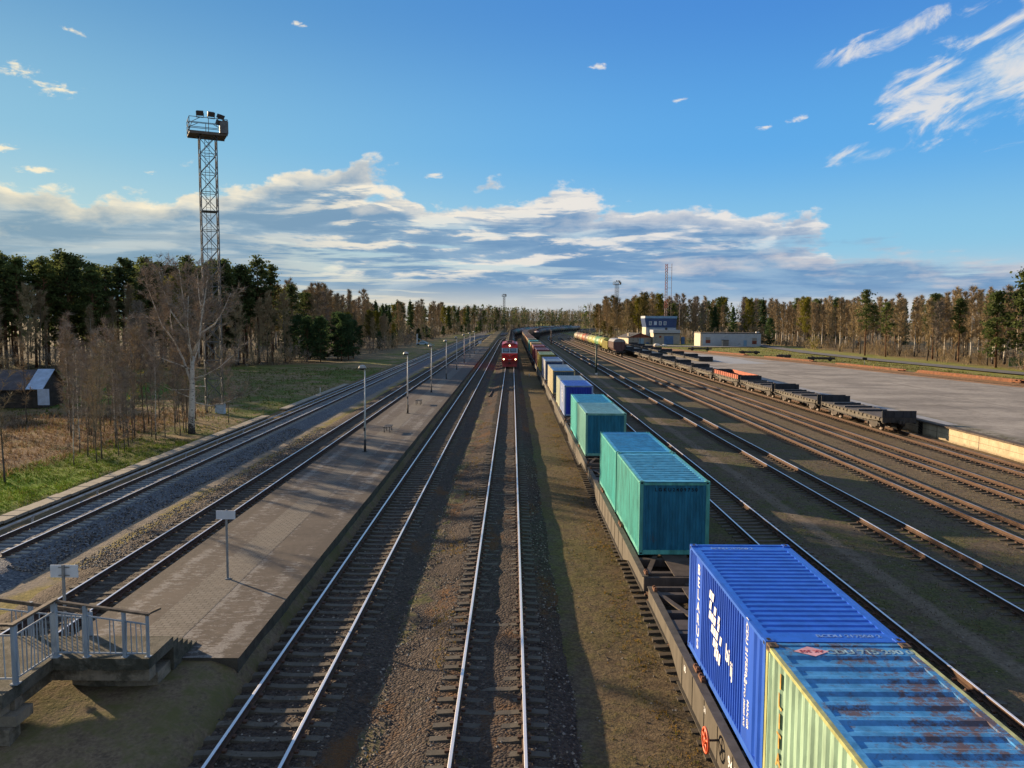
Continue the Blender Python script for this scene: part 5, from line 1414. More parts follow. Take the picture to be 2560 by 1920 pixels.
# ------------------------------------------------------------------ buildings
M_bwall = concrete('building_pale_brick', (.32, .32, .31), .15, amt=.25, scale=1.2)
M_bwhite = concrete('building_grey_white', (.40, .45, .51), .12, amt=.12, scale=.8)
M_navy = plain('cladding_navy', (.010, .045, .15), .45, 0, .15, 1)
M_ltb = plain('cladding_light_blue', (.16, .30, .46), .45, 0, .12, 1)
M_gdoor = plain('gate_blue', (.05, .13, .30), .6, 0, .2, 1)
M_frame = plain('window_frame_white', (.62, .64, .66), .5)
M_roofd = plain('roof_felt', (.060, .058, .062), .9, 0, .3, 1.2)
M_brick = plain('brick_red', (.20, .060, .040), .85, 0, .3, 2)
M_creamlit = plain('cream_and_sunlit_side', (.52, .46, .36), .85, 0, .15, 1)  # plain cream; on left-hand walls it is sunlight painted into the colour
def bpart(name, mat, t, lo, hi): mb = MB(); mb.b2(lo, hi); return mb.build(name, mat, t)
def window(t, x0, x1, z0, z1, y, frame=M_frame, pane=M_glass, dy=-1):
    mb = MB(); w_ = .12
    for (a, b, c, d) in ((x0, x1, z0, z0 + w_), (x0, x1, z1 - w_, z1), (x0, x0 + w_, z0 + w_, z1 - w_), (x1 - w_, x1, z0 + w_, z1 - w_)): mb.b2((a, y - .05, c), (b, y + .03, d))
    f = mb.build('window', frame, t); bpart('pane', pane, f, (x0 + w_, y - .012, z0 + w_), (x1 - w_, y + .02, z1 - w_)); return f
bt = thing('control_tower', 'blue topped railway control building with four windows and a garage in front', 'building', (49.5, 296, .45))
bpart('lower_wall', M_bwhite, bt, (-.1, 0, 0), (11.0, 9, 6.1))
mb = MB(); mb.prism([(0, 6.1), (0, 9.4), (-.35, 9.4), (-.0, 6.1)], 'x', 0, .01); mb = MB()
mb.prism([(-.05, 6.1), (10.95, 6.1), (11.15, 9.35), (-.75, 9.35)], 'y', -.25, 9.1); mb.build('upper_storey', M_navy, bt)
mb = MB(); mb.b2((-.6, -.45, 9.35), (11.2, 9.3, 10.2)); mb.build('roof_fascia', M_ltb, bt)
mb = MB(); mb.b2((-.62, -.47, 9.36), (-.3, 9.32, 10.21)); mb.build('fascia_end', M_bwhite, bt)
for k, x in enumerate((.9, 2.75, 4.55, 6.3)): window(bt, x, x + 1.0, 6.85, 8.25, -.26, pane=M_glass if k != 1 else plain('blind_pale', (.40, .52, .66), .5))
bpart('sill_band', M_ltb, bt, (-.12, -.06, 5.9), (11.02, -.01, 6.08)); bpart('vent_window', M_roofd, bt, (1.5, -.05, 4.75), (2.5, 0, 4.95)); bpart('vent_window', M_roofd, bt, (4.1, -.05, 4.75), (4.9, 0, 4.95))
gar = bpart('garage', M_bwall, bt, (1.4, -8.0, 0), (10.8, -.02, 4.1)); bpart('garage_parapet', M_bwhite, bt, (1.1, -8.15, 4.1), (10.9, -.02, 5.2)); bpart('garage_eave', M_roofd, bt, (1.2, -8.3, 3.85), (10.9, -8.0, 4.08))
bpart('garage_gate', M_gdoor, bt, (5.1, -8.07, 0), (8.4, -8.0, 3.0)); bpart('garage_window', M_brick, bt, (3.3, -8.05, 2.4), (4.1, -8.0, 3.1)); bpart('garage_side', M_creamlit, bt, (1.30, -8.0, 0), (1.4, -.1, 4.05))
bpart('side_porch', M_creamlit, bt, (-1.1, -.5, 0), (-.1, 3, 3.4)); mb = MB(); mb.b2((-.16, .05, 3.0), (-.11, 8.8, 6.0)); mb.build('side_wall_lit', M_creamlit, bt)  # side_wall_lit: thin skin with the sunlight put into its colour
mb = MB(); mb.lathe([(0, 0), (.3, .05), (.5, .2)], (5.9, -7.6, 5.6), 12, axis='y'); mb.tube((5.9, -7.5, 5.2), (5.9, -7.5, 5.7), .05); mb.build('dish', M_roofd, bt)
bpart('cabinet', M_gdoor, bt, (12.2, -4, 0), (13.4, -2.8, 2.6))
# long low building
lb = thing('low_building', 'long flat roofed white building with two bricked up windows', 'building', (63.0, 268, .45))
bpart('wall', M_bwhite, lb, (0, 0, 0), (20.2, 9, 4.35)); bpart('side_wall_lit', M_creamlit, lb, (-.06, .05, 0), (-.001, 9, 4.7)); bpart('roof', M_roofd, lb, (-.1, -.12, 4.35), (20.35, 9.1, 4.62)); bpart('corner_pier', M_creamlit, lb, (-.05, -.05, 0), (.75, -.001, 4.7))
bpart('bricked_window', M_brick, lb, (1.75, -.05, 1.1), (3.3, .0, 2.2)); bpart('window_blind', M_bwall, lb, (1.75, -.05, 2.22), (3.3, 0, 3.1)); bpart('bricked_window', M_brick, lb, (17.3, -.05, .85), (18.8, 0, 1.95)); bpart('window_blind', M_bwall, lb, (17.3, -.05, 1.97), (18.8, 0, 2.9))
bpart('door', M_ltb, lb, (14.4, -.06, 0), (15.5, 0, 2.1)); bpart('roof_vent', M_frame, lb, (18.9, 1, 4.62), (20.0, 2, 4.95)); bpart('roof_vent', M_roofd, lb, (4.9, 2, 4.62), (5.3, 2.4, 5.1))
kb = thing('concrete_kiosk', 'small grey concrete kiosk in front of the long low building', 'kiosk', (69.6, 264.5, .5)); bpart('wall', concrete('kiosk_concrete', (.20, .19, .17), .2), kb, (0, 0, 0), (1.9, 1.6, 2.1)); bpart('roof', M_roofd, kb, (-.1, -.1, 2.1), (2.0, 1.7, 2.25)); bpart('side_wall_lit', M_creamlit, kb, (-.03, .02, .02), (-.001, 1.58, 2.08))
# brick garage with gable
gb = thing('brick_garage', 'low gabled garage with red brick gable and pale blue doors', 'building', (42.0, 289, .05), .16)
mb = MB(); mb.b2((0, 0, 0), (8.6, 13, 2.75)); mb.build('wall', concrete('garage_wall', (.26, .26, .26), .2), gb)
mb = MB(); mb.prism([(0, 2.75), (8.6, 2.75), (4.3, 4.25)], 'y', .02, .3); mb.build('gable', M_brick, gb)
for sgn, nm in ((1, 'a'), (-1, 'b')):
    mb = MB(); pr = [(-.45, 2.66), (4.3, 4.32), (4.3, 4.46), (-.45, 2.80)] if sgn == 1 else [(9.05, 2.66), (4.3, 4.32), (4.3, 4.46), (9.05, 2.80)]
    mb.prism(pr, 'y', -.35, 13.3); mb.build('roof', M_roofd, gb)
bpart('door', M_ltb, gb, (3.9, -.06, 0), (5.7, 0, 2.4)); bpart('drain_pipe', M_black, gb, (4.2, -.1, 0), (4.4, -.02, 4.3)); bpart('door', M_gdoor, gb, (6.6, -.06, 0), (7.6, 0, 1.1)); bpart('side_wall_lit', M_creamlit, gb, (-.05, .05, 0), (-.001, 13, 2.7))
for y in (3.0, 4.2): bpart('chimney', M_creamlit, gb, (.9, y, 3.0), (1.35, y + .45, 4.3))
# shed on the left
sh = thing('timber_shed', 'dark timber shed with a rusty roof and one shiny sheet at its end', 'shed', (-60.5, 86.5, -.75), .10)
M_tb = plain('shed_timber', (.045, .036, .030), .9, 0, .4, 2)
mb = MB(); mb.b2((0, 0, 0), (9.0, 5.0, 2.2)); mb.build('wall', M_tb, sh)
def slope(name, x0, x1, mat, dz=0.0):
    mb = MB(); mb.prism([(-.5, 2.05 + dz), (2.5, 4.05 + dz), (2.5, 4.12 + dz), (-.5, 2.12 + dz)], 'x', x0, x1); mb.build(name, mat, sh)
slope('roof', -.3, 7.6, plain('shed_roof', (.075, .072, .085), .8, 0, .3, 1)); slope('metal_sheet', 7.5, 9.3, plain('sheet_zinc', (.34, .46, .62), .35, .3, .2, 1.5), .08)
mb = MB(); mb.prism([(2.5, 4.05), (5.5, 2.05), (5.5, 2.12), (2.5, 4.12)], 'x', -.3, 9.3); mb.build('roof', M_tb, sh)
mb = MB(); mb.prism([(0, 2.2), (5.0, 2.2), (2.5, 3.95)], 'x', 8.9, 9.0); mb.build('gable', M_tb, sh)
for x in (1.5, 4.2): bpart('opening', M_black, sh, (x, -.04, .6), (x + 1.2, 0, 1.7))
pn = thing('metal_panel', 'pale blue grey sheet standing upright at the shed corner', 'panel', (-50.6, 86.0, -.7)); mb = MB(); mb.box((0, 0, 1.35), (1.25, .06, 1.75)); mb.build('sheet', plain('panel_zinc', (.42, .50, .64), .5, .1, .15, 2), pn)
mb = MB(); mb.box((-.5, .06, .9), (.08, .08, 1.9)); mb.build('post', M_tb, pn); mb = MB(); mb.box((.5, .06, .9), (.08, .08, 1.9)); mb.build('post', M_tb, pn)
wp = MB(); r2 = random.Random(3)
for k in range(90):
    wp.tube((r2.uniform(-2.6, 2.6), -1.4 + r2.uniform(-.2, .2), r2.uniform(.05, 1.5)), (r2.uniform(-2.6, 2.6), 1.2, r2.uniform(.05, 1.3)), .07, n=5)
tag(wp.build('wood_pile', M_tb, None, (-56.5, 81.5, -.75)), 'dark heap of timber in front of the shed', 'wood pile')
# utility box by the tower
ub = thing('utility_box', 'weathered white metal cabinet at the foot of the floodlight tower', 'cabinet', (-29.4, 80.2, -.55)); mb = MB(); mb.box((0, 0, .62), (.9, .55, 1.0)); mb.build('body', plain('cabinet_paint', (.42, .54, .66), .5, 0, .2, 4), ub)
mb = MB(); mb.box((0, 0, 1.15), (1.0, .65, .06)); mb.build('lid', M_grey, ub)
for sx in (-.38, .38): mb = MB(); mb.box((sx, 0, .06), (.06, .4, .14)); mb.build('leg', M_grey, ub)
fr_ = MB(); fr_.tube((-.9, 0, 0), (-.9, 0, 2.9), .05); fr_.tube((.35, 0, 0), (.35, 0, 2.9), .05); fr_.tube((-.9, 0, 2.9), (.35, 0, 2.9), .05); tag(fr_.build('pipe_frame', M_wp, None, (-31.0, 80.0, -.5)), 'pale pipe frame standing beside the white cabinet', 'frame')
# green fence far right
fn = thing('panel_fence', 'green sheet metal fence panels at the right edge by the wood', 'fence', (94.5, 152, .55), -.25); M_fg = plain('fence_green', (.09, .20, .065), .55, 0, .15, 1)
for k in range(5):
    mb = MB(); 
    for q_ in range(12): mb.b2((k * 2.6 + q_ * .21, -.02 + .02 * (q_ % 2), .25), (k * 2.6 + q_ * .21 + .205, .01 + .02 * (q_ % 2), 1.9))
    mb.build('panel', M_fg, fn); bpart('post', M_dg, fn, (k * 2.6 - .04, -.04, 0), (k * 2.6, .06, 1.95)); bpart('plinth', M_creamlit, fn, (k * 2.6, -.05, 0), (k * 2.6 + 2.52, .05, .22))

# ------------------------------------------------------------------ floodlight towers and mast
M_tow = plain('tower_steel', (.105, .125, .14), .85, 0, .2)
M_towd = plain('tower_platform', (.12, .105, .09), .8)
M_lampd = plain('floodlight_body', (.045, .042, .042), .6)
def tower(x, y, z, label, H=27.7, rz=.46, ms=1.0, top=True, hw=.78):
    t = thing('floodlight_tower', label, 'floodlight tower', (x, y, z), rz, 'floodlight towers around the yard')
    mb = MB(); c = [(-hw, -hw), (hw, -hw), (hw, hw), (-hw, hw)]
    k = .055 * ms; kb_ = .030 * ms
    for (a, b) in c: mb.tube((a, b, 0), (a, b, H), k, n=5)
    nb = 15; dz = H / nb
    for i in range(nb):
        for j in range(4):
            a, b = c[j], c[(j + 1) % 4]; z0, z1 = i * dz, (i + 1) * dz
            mb.tube((a[0], a[1], z0), (b[0], b[1], z1), kb_, n=4); mb.tube((b[0], b[1], z0), (a[0], a[1], z1), kb_, n=4); mb.tube((a[0], a[1], z1), (b[0], b[1], z1), kb_, n=4)
        if i in (5, 10): mb.b2((-hw, -hw, z1 - .04), (hw, hw, z1))
    mb.build('lattice', M_tow, t)
    ld_ = MB()
    for sx in (-.2, .2): ld_.tube((sx, hw - .1, 0), (sx, hw - .1, H), .022 * ms, n=4)
    for i in range(int(H / .4)): ld_.tube((-.2, hw - .1, i * .4), (.2, hw - .1, i * .4), .014 * ms, n=4)
    ld_.build('ladder', M_tow, t)
    pw, pd = 1.75, 1.3
    mb = MB(); mb.b2((-pw, -pd, H), (pw, pd, H + .10)); mb.b2((-pw, -pd - .02, H - .12), (pw, -pd + .1, H + .14)); mb.b2((-pw, pd - .1, H - .12), (pw, pd + .02, H + .14)); mb.build('work_platform', M_towd, t)
    mb = MB(); rl = .030 * ms
    cs_ = [(-pw, -pd), (0, -pd), (pw, -pd), (pw, pd), (0, pd), (-pw, pd), (-pw, 0), (pw, 0)]
    for (a, b) in cs_: mb.tube((a, b, H), (a, b, H + 1.45), rl, n=4)
    for hz_ in (.5, .95, 1.45):
        for a, b in (((-pw, -pd), (pw, -pd)), ((pw, -pd), (pw, pd)), ((pw, pd), (-pw, pd)), ((-pw, pd), (-pw, -pd))): mb.tube((a[0], a[1], H + hz_), (b[0], b[1], H + hz_), rl, n=4)
    for sx in (-1, 1):
        for sy in (-1, 1): mb.path([(sx * pw, sy * pd, H + .2), (sx * pw * .85, sy * pd * .9, H + 1.0), (sx * pw * .4, sy * pd, H + 1.45)], [rl] * 3, 4)
    mb.build('guard_rail', M_tow, t)
    if top:
        for (a, b, zz, yaw) in ((-.75, -1.2, 1.85, -.2), (.25, -1.2, 1.85, .1), (1.15, -.8, 1.8, .7), (1.65, .2, 1.5, 1.2), (1.0, -1.25, 1.1, .5)):
            fl = MB(); fl.box((0, 0, .0), (.60, .32, .38), 0, rx=.5); fl.box((0, -.16, -.08), (.68, .08, .44), 0, rx=.5); f = fl.build('floodlight', M_lampd, t, (a, b, H + zz)); f.rotation_euler = (0, 0, yaw)
            br = MB(); br.tube((-.33, 0, 0), (-.33, 0, -.42), .03, n=4); br.tube((.33, 0, 0), (.33, 0, -.42), .03, n=4); br.tube((-.33, 0, -.42), (.33, 0, -.42), .03, n=4); br.build('bracket', M_tow, f)
        mb = MB(); mb.b2((pw - .75, -pd - .2, H + .1), (pw + .05, -pd + .2, H + 1.25)); mb.build('control_cabinet', plain('cabinet_dark', (.10, .11, .115), .6), t)
    return t
tower(-30.15, 80.6, -.55, 'tall lattice floodlight tower behind the big birch on the left')
tower(54.5, 420, -.5, 'lattice floodlight tower standing left of the blue control building', 28, .3, 1.2)
tower(-6.8, 664, -.6, 'thin floodlight tower straight ahead beyond the red locomotive', 28.5, .1, 1.6)
tower(123, 1165, -.5, 'most distant floodlight tower, barely above the far wood', 31, .2, 2.2)
ms_ = thing('radio_mast', 'slender red and grey lattice radio mast behind the blue control building', 'mast', (61.5, 322, 0))
M_mred = plain('mast_red', (.22, .05, .05), .7); M_mgr = plain('mast_grey', (.20, .15, .16), .7)
H = 31.5; hw_ = .36
for i in range(9):
    mb = MB(); z0, z1 = i * H / 9, (i + 1) * H / 9; cc = [(-hw_, -hw_), (hw_, -hw_), (hw_, hw_), (-hw_, hw_)]
    k = 1.6 if i < 3 else 1.0
    for a, b in cc: mb.tube((a * (1 + (8 - i) * .05), b * (1 + (8 - i) * .05), z0), (a * (1 + (7 - i) * .05), b * (1 + (7 - i) * .05), z1), .055, n=4)
    for q_ in range(4):
        a, b = cc[q_], cc[(q_ + 1) % 4]
        for s_ in range(3):
            za, zb = z0 + (z1 - z0) * s_ / 3, z0 + (z1 - z0) * (s_ + 1) / 3; mb.tube((a[0] * 1.2, a[1] * 1.2, za), (b[0] * 1.2, b[1] * 1.2, zb), .03, n=4); mb.tube((b[0] * 1.2, b[1] * 1.2, za), (a[0] * 1.2, a[1] * 1.2, zb), .03, n=4)
    mb.build('mast_section', M_mred if i % 2 == 0 else M_mgr, ms_)
mb = MB(); mb.tube((2.1, 0, 4), (2.1, 0, H + .1), .10, n=5)
for z in range(6, 31, 4): mb.tube((.4, 0, z), (2.1, 0, z), .05, n=4)
mb.build('antenna', M_mgr, ms_)
post_thing('antenna_pole', 66.2, 318, 0, 16.5, .11, M_mgr, 'thin pale pole right of the radio mast behind the blue building', 'pole')
# ------------------------------------------------------------------ vegetation
def leafmat(name, c1, c2, hue=.04, sc=.6):
    m, nt, p, oc = newmat(name)
    r = orand(nt); n = noise(nt, oc, sc, 3, .6); n2 = noise(nt, oc, 6, 2)
    f = (n * .7 + n2 * .3).sm(.35, .65)
    c = mix(nt, f, c1, c2)
    c = mix(nt, r, mix(nt, .45, c, tuple(x * .6 for x in c1)), c)
    setc(nt, p, c); p.inputs['Roughness'].default_value = .9; p.inputs['Specular IOR Level'].default_value = .12
    if any(k_ in name for k_ in ('needle', 'leaves', 'buds', 'grass', 'moss', 'brush')): foliage_out(m, nt, p, c)
    return m
def barkmat_birch():
    m, nt, p, oc = newmat('bark_birch')
    x, y, z = sepxyz(nt, oc)
    n = noise(nt, mapping(nt, oc, (2.5, 2.5, 7)), 1.6, 4, .7); n2 = noise(nt, oc, 1.0, 3)
    dk = (n + z.sm(2.2, .0) * .22).sm(.56, .63)
    setc(nt, p, mix(nt, dk, mix(nt, n2.sm(.3, .7), (.48, .44, .38), (.70, .65, .57)), (.045, .038, .034))); p.inputs['Roughness'].default_value = .85
    return m
M_bb = barkmat_birch()
M_bp = leafmat('bark_pine', (.10, .055, .035), (.20, .105, .060))
M_bg = leafmat('bark_grey', (.085, .072, .060), (.20, .175, .145))
M_tw = leafmat('twig_brown', (.24, .185, .115), (.43, .335, .205))
M_tw2 = leafmat('twig_purple', (.20, .17, .14), (.38, .32, .26))
M_tw3 = leafmat('twig_tan', (.32, .25, .145), (.54, .43, .26))
M_needle = leafmat('pine_needles', (.055, .080, .032), (.16, .20, .062))
M_spr = leafmat('spruce_needles', (.030, .062, .030), (.09, .145, .052))
M_bud = leafmat('spring_leaves', (.12, .125, .020), (.26, .235, .040))
M_olive = leafmat('olive_buds', (.085, .080, .028), (.20, .165, .060))
def vdir(rr, el, az): return Vector((math.cos(el) * math.cos(az), math.cos(el) * math.sin(az), math.sin(el)))
def twig(mb, p, d, L, w_, rr, m=0):
    s = d.cross(Vector((rr.uniform(-1, 1), rr.uniform(-1, 1), rr.uniform(-1, 1))))
    if s.length < 1e-4: s = Vector((1, 0, 0))
    s = s.normalized() * w_ * .5; e = p + d * L
    b = len(mb.v); mb.v += [tuple(p - s), tuple(p + s), tuple(e)]; mb.f.append((b, b + 1, b + 2)); mb.m.append(m); mb.sm.append(False)
def leafq(mb, p, sz, rr, m=0, up=0.0):
    a = Vector((rr.gauss(0, 1), rr.gauss(0, 1), rr.gauss(0, 1) * (1 - up))); a.normalize()
    b = a.cross(Vector((rr.gauss(0, 1), rr.gauss(0, 1), rr.gauss(0, 1)))); b.normalize()
    a *= sz * .5; b *= sz * .32; k = len(mb.v)
    mb.v += [tuple(p - a), tuple(p + b), tuple(p + a), tuple(p - b)]; mb.f.append((k, k + 1, k + 2, k + 3)); mb.m.append(m); mb.sm.append(False)
def limb(mb, p, d, L, r0, rr, segs=4, up=.25, wob=.12, n=4, m=0):
    pts = [p.copy()]; rs = [r0]; q = p.copy(); dd = d.copy()
    for i in range(segs):
        dd = (dd + Vector((rr.uniform(-wob, wob), rr.uniform(-wob, wob), up / segs + rr.uniform(-wob, wob) * .5))).normalized()
        q = q + dd * (L / segs); pts.append(q.copy()); rs.append(r0 * (1 - (i + 1) / segs * .85))
    mb.path(pts, rs, n, m, cap=False)
    return pts, dd
def spray(mb, pts, L, rr, nsub, ntw, twl, tww, droop, leaf=None, m=0, subr=.012):
    """secondary shoots and twigs along a limb"""
    k = len(pts) - 1
    for j in range(nsub):
        t = rr.uniform(.25, 1.0) * k; i = min(int(t), k - 1); f = t - i
        p = pts[i].lerp(pts[i + 1], f); base = (pts[i + 1] - pts[i]).normalized()
        d = (base + Vector((rr.gauss(0, .55), rr.gauss(0, .55), rr.gauss(.15, .4)))).normalized()
        l = L * rr.uniform(.22, .5) * (1.15 - .5 * t / k)
        e = p + d * l; mid = p + d * l * .5
        twig(mb, p, d, l, subr * 3, rr, m)
        for q in range(ntw):
            a = p.lerp(e, rr.uniform(.15, 1.0))
            td = (d * .8 + Vector((rr.gauss(0, .5), rr.gauss(0, .5), rr.gauss(-droop, .35)))).normalized()
            twig(mb, a, td, twl * rr.uniform(.5, 1.2), tww, rr, m)
            if leaf:
                for _ in range(leaf): leafq(mb, a + td * twl * rr.uniform(.1, 1), .22, rr, m + 1 if False else m)
def bare_tree(seed, h, r0, nbr, zlo, spread, nsub, ntw, tww, droop=.1, lean=.02, leaf=None, el=(.75, 1.15)):
    rr = random.Random(seed); T = MB(); C = MB()
    segs = 9; pts = []; x = y = 0; lx, ly = rr.uniform(-lean, lean), rr.uniform(-lean, lean)
    for i in range(segs + 1):
        z = h * i / segs; pts.append(Vector((x, y, z))); x += lx * h / segs + rr.uniform(-.012, .012) * h * .35; y += ly * h / segs + rr.uniform(-.012, .012) * h * .35
    T.path([p - Vector((0, 0, .3 if i == 0 else 0)) for i, p in enumerate(pts)], [r0 * (1.25 if i == 0 else (1 - i / segs * .93)) for i in range(segs + 1)], 6)
    for b in range(nbr):
        t = zlo + (1 - zlo) * (b + rr.random()) / nbr; t = min(t, .985)
        k = t * segs; i = min(int(k), segs - 1); p = pts[i].lerp(pts[i + 1], k - i)
        az_ = b * 2.4 + rr.uniform(-.5, .5); e_ = rr.uniform(*el)
        prof = math.sin(PI * min(1, (t - zlo) / (1 - zlo) * .75 + .22))
        L = h * spread * (.25 + .75 * prof) * rr.uniform(.75, 1.2)
        lp, _ = limb(C, p, vdir(rr, e_, az_), L, max(.012, r0 * .34 * (1.1 - t)), rr, 4, .35, .16, 3)
        spray(C, lp, L, rr, nsub, ntw, h * .055, tww, droop, leaf)
    spray(C, pts[-4:], h * .12, rr, nsub * 2, ntw, h * .05, tww, droop, leaf)
    return T, C
def pine_tree(seed, h, r0, zlo, wid, ncl, sz=.42, nq=24):
    rr = random.Random(seed); T = MB(); C = MB()
    lx, ly = rr.uniform(-.02, .02), rr.uniform(-.02, .02)
    pts = [Vector((lx * h * i / 6, ly * h * i / 6, h * i / 6)) for i in range(7)]
    T.path([p - Vector((0, 0, .3 if i == 0 else 0)) for i, p in enumerate(pts)], [r0 * (1 - i / 6 * .9) for i in range(7)], 6)
    for b in range(ncl):
        t = zlo + (1 - zlo) * ((b + rr.random()) / ncl) ** .9
        p = Vector((lx * h * t, ly * h * t, h * t)); az_ = rr.uniform(0, 2 * PI)
        f = (t - zlo) / (1 - zlo)
        L = wid * (1.0 - f ** 2.2 * .85) * rr.uniform(.45, 1.1) * (.6 + .4 * min(1, f * 4))
        d = vdir(rr, rr.uniform(.0, .45) + f * .35, az_)
        lp, _ = limb(C, p, d, L, .045, rr, 2, .3, .12, 3)
        for c_ in range(rr.choice((1, 2, 2, 3))):
            ce = lp[-1] if c_ == 0 else p.lerp(lp[-1], rr.uniform(.45, .9)) + Vector((rr.gauss(0, .3), rr.gauss(0, .3), rr.gauss(.1, .15)))
            R0 = wid * rr.uniform(.17, .33)
            for q in range(nq):
                g = Vector((rr.gauss(0, .5), rr.gauss(0, .5), rr.gauss(0, .24)))
                leafq(C, ce + g * R0, sz * rr.uniform(.6, 1.2), rr, 1, .55)
    for q in range(nq * 2): leafq(C, pts[-1] + Vector((rr.gauss(0, .25), rr.gauss(0, .25), rr.uniform(-1.2, .35))), sz, rr, 1)
    return T, C
def spruce_tree(seed, h, wid, nl=22, sz=.42, per=10, nq=9):
    rr = random.Random(seed); T = MB(); C = MB(); T.path([(0, 0, -.3), (0, 0, h)], [h * .013, .02], 6)
    for i in range(nl):
        t = .06 + .94 * i / nl; L = wid * (1 - t) ** .85 + .15
        for b in range(per):
            az_ = rr.uniform(0, 2 * PI); l = L * rr.uniform(.7, 1.1); p = Vector((0, 0, h * t + rr.uniform(-.2, .2))); d = vdir(rr, rr.uniform(-.35, .05), az_)
            for q in range(nq): leafq(C, p + d * l * rr.uniform(.15, 1) + Vector((rr.gauss(0, .10), rr.gauss(0, .10), rr.gauss(-.06, .09))), sz * rr.uniform(.6, 1.15), rr, 1, .4)
    for q in range(14): leafq(C, Vector((rr.gauss(0, .06), rr.gauss(0, .06), h * rr.uniform(.95, 1.03))), sz * .6, rr, 1)
    return T, C
def shrub(seed, h, wid, nst, tww, leaf=0, sz=.2):
    rr = random.Random(seed); T = MB(); C = MB()
    for s in range(nst):
        az_ = rr.uniform(0, 2 * PI); d = vdir(rr, rr.uniform(.8, 1.45), az_); p = Vector((rr.gauss(0, wid * .16), rr.gauss(0, wid * .16), -.1))
        lp, _ = limb(T if s < 4 else C, p, d, h * rr.uniform(.6, 1.05), .03 * h / 3, rr, 3, .2, .15, 3)
        spray(C, lp, h * .6, rr, 7, 6, h * .12, tww, -.1)
        if leaf:
            for q in range(leaf): leafq(C, lp[rr.randrange(1, len(lp))] + Vector((rr.gauss(0, .35), rr.gauss(0, .35), rr.gauss(0, .35))) * (wid * .35), sz, rr, 1)
    return T, C
PROTO = {}
def proto(key, name, TC, tm, cm):
    T, C = TC
    PROTO.setdefault(key, []).append((name, T.mesh('trunk', tm), C.mesh('crown', cm)))
for i in range(5): proto('birch', 'bare_birch', bare_tree(100 + i, 10, .135, 27, .24, .155, 9, 16, .032, .05, .025, el=(.95, 1.35)), M_bb, M_tw)
for i in range(3): proto('bare', 'bare_tree', bare_tree(200 + i, 10, .12, 28, .16, .21, 9, 16, .038, -.05, .03), M_bg, (M_tw, M_tw2, M_tw3)[i])
for i in range(2): proto('tan', 'bare_tree', bare_tree(230 + i, 10, .11, 28, .16, .18, 9, 16, .038, -.05, .03), M_bg, M_tw3)
for i in range(2): proto('bud', 'budding_tree', bare_tree(250 + i, 10, .11, 24, .25, .22, 8, 9, .044, 0, .03, 2), M_bg, (M_olive, M_bud)[i])
for i in range(5): proto('pine', 'pine_tree', pine_tree(300 + i, 10, .15, .38 + .07 * (i % 3), 1.75, 46, .28, 26), M_bp, [M_bp, M_needle])
for i in range(2): proto('fullpine', 'pine_tree', pine_tree(330 + i, 10, .16, .14, 2.5, 52, .40, 26), M_bp, [M_bp, M_needle])
for i in range(2): proto('spruce', 'spruce_tree', spruce_tree(400 + i, 10, 1.75), M_bg, [M_bg, M_spr])
for i in range(2): proto('evergreen', 'young_pine', pine_tree(420 + i, 10, .14, .04, 2.9, 60, .42, 26), M_bp, [M_bp, M_spr])
for i in range(3): proto('shrub', 'bare_shrub', shrub(500 + i, 3, 2.4, 12, .030), M_bg, (M_tw, M_tw2, M_tw3)[i])
proto('budshrub', 'budding_shrub', shrub(540, 3, 2.4, 12, .03, 22, .20), M_bg, [M_tw3, M_bud])
for i in range(4): proto('sapling', 'bare_sapling', bare_tree(600 + i, 8, (.042), 19, .18, .16, 6, 9, .022, .2, .05, el=(.9, 1.3)), (M_bg, M_bb, M_bg, M_bg)[i], (M_tw2, M_tw2, M_tw, M_tw2)[i])
CNT = {}
tr = random.Random(77)
def ground_at(x, y): return gz(x, y) - .05
def plant(key, x, y, h, label, cat='tree', group=None, k=None, wide=1.0):
    ps = PROTO[key]; nm, tm, cm = ps[tr.randrange(len(ps)) if k is None else k]
    ref = {'birch': 10, 'bare': 10, 'tan': 10, 'bud': 10, 'pine': 10, 'fullpine': 10, 'spruce': 10, 'evergreen': 10, 'shrub': 3, 'budshrub': 3, 'sapling': 8}[key]
    t = thing(nm, label, cat, (x, y, ground_at(x, y)), tr.uniform(0, 2 * PI), group)
    s = h / ref; t.scale = (s * wide, s * wide, s)
    link('trunk', tm, t); link('crown', cm, t)
    CNT[key] = CNT.get(key, 0) + 1
    return t
placed = []
def free(x, y, d):
    for (a, b) in placed:
        if (a - x) ** 2 + (b - y) ** 2 < d * d: return False
    placed.append((x, y)); return True
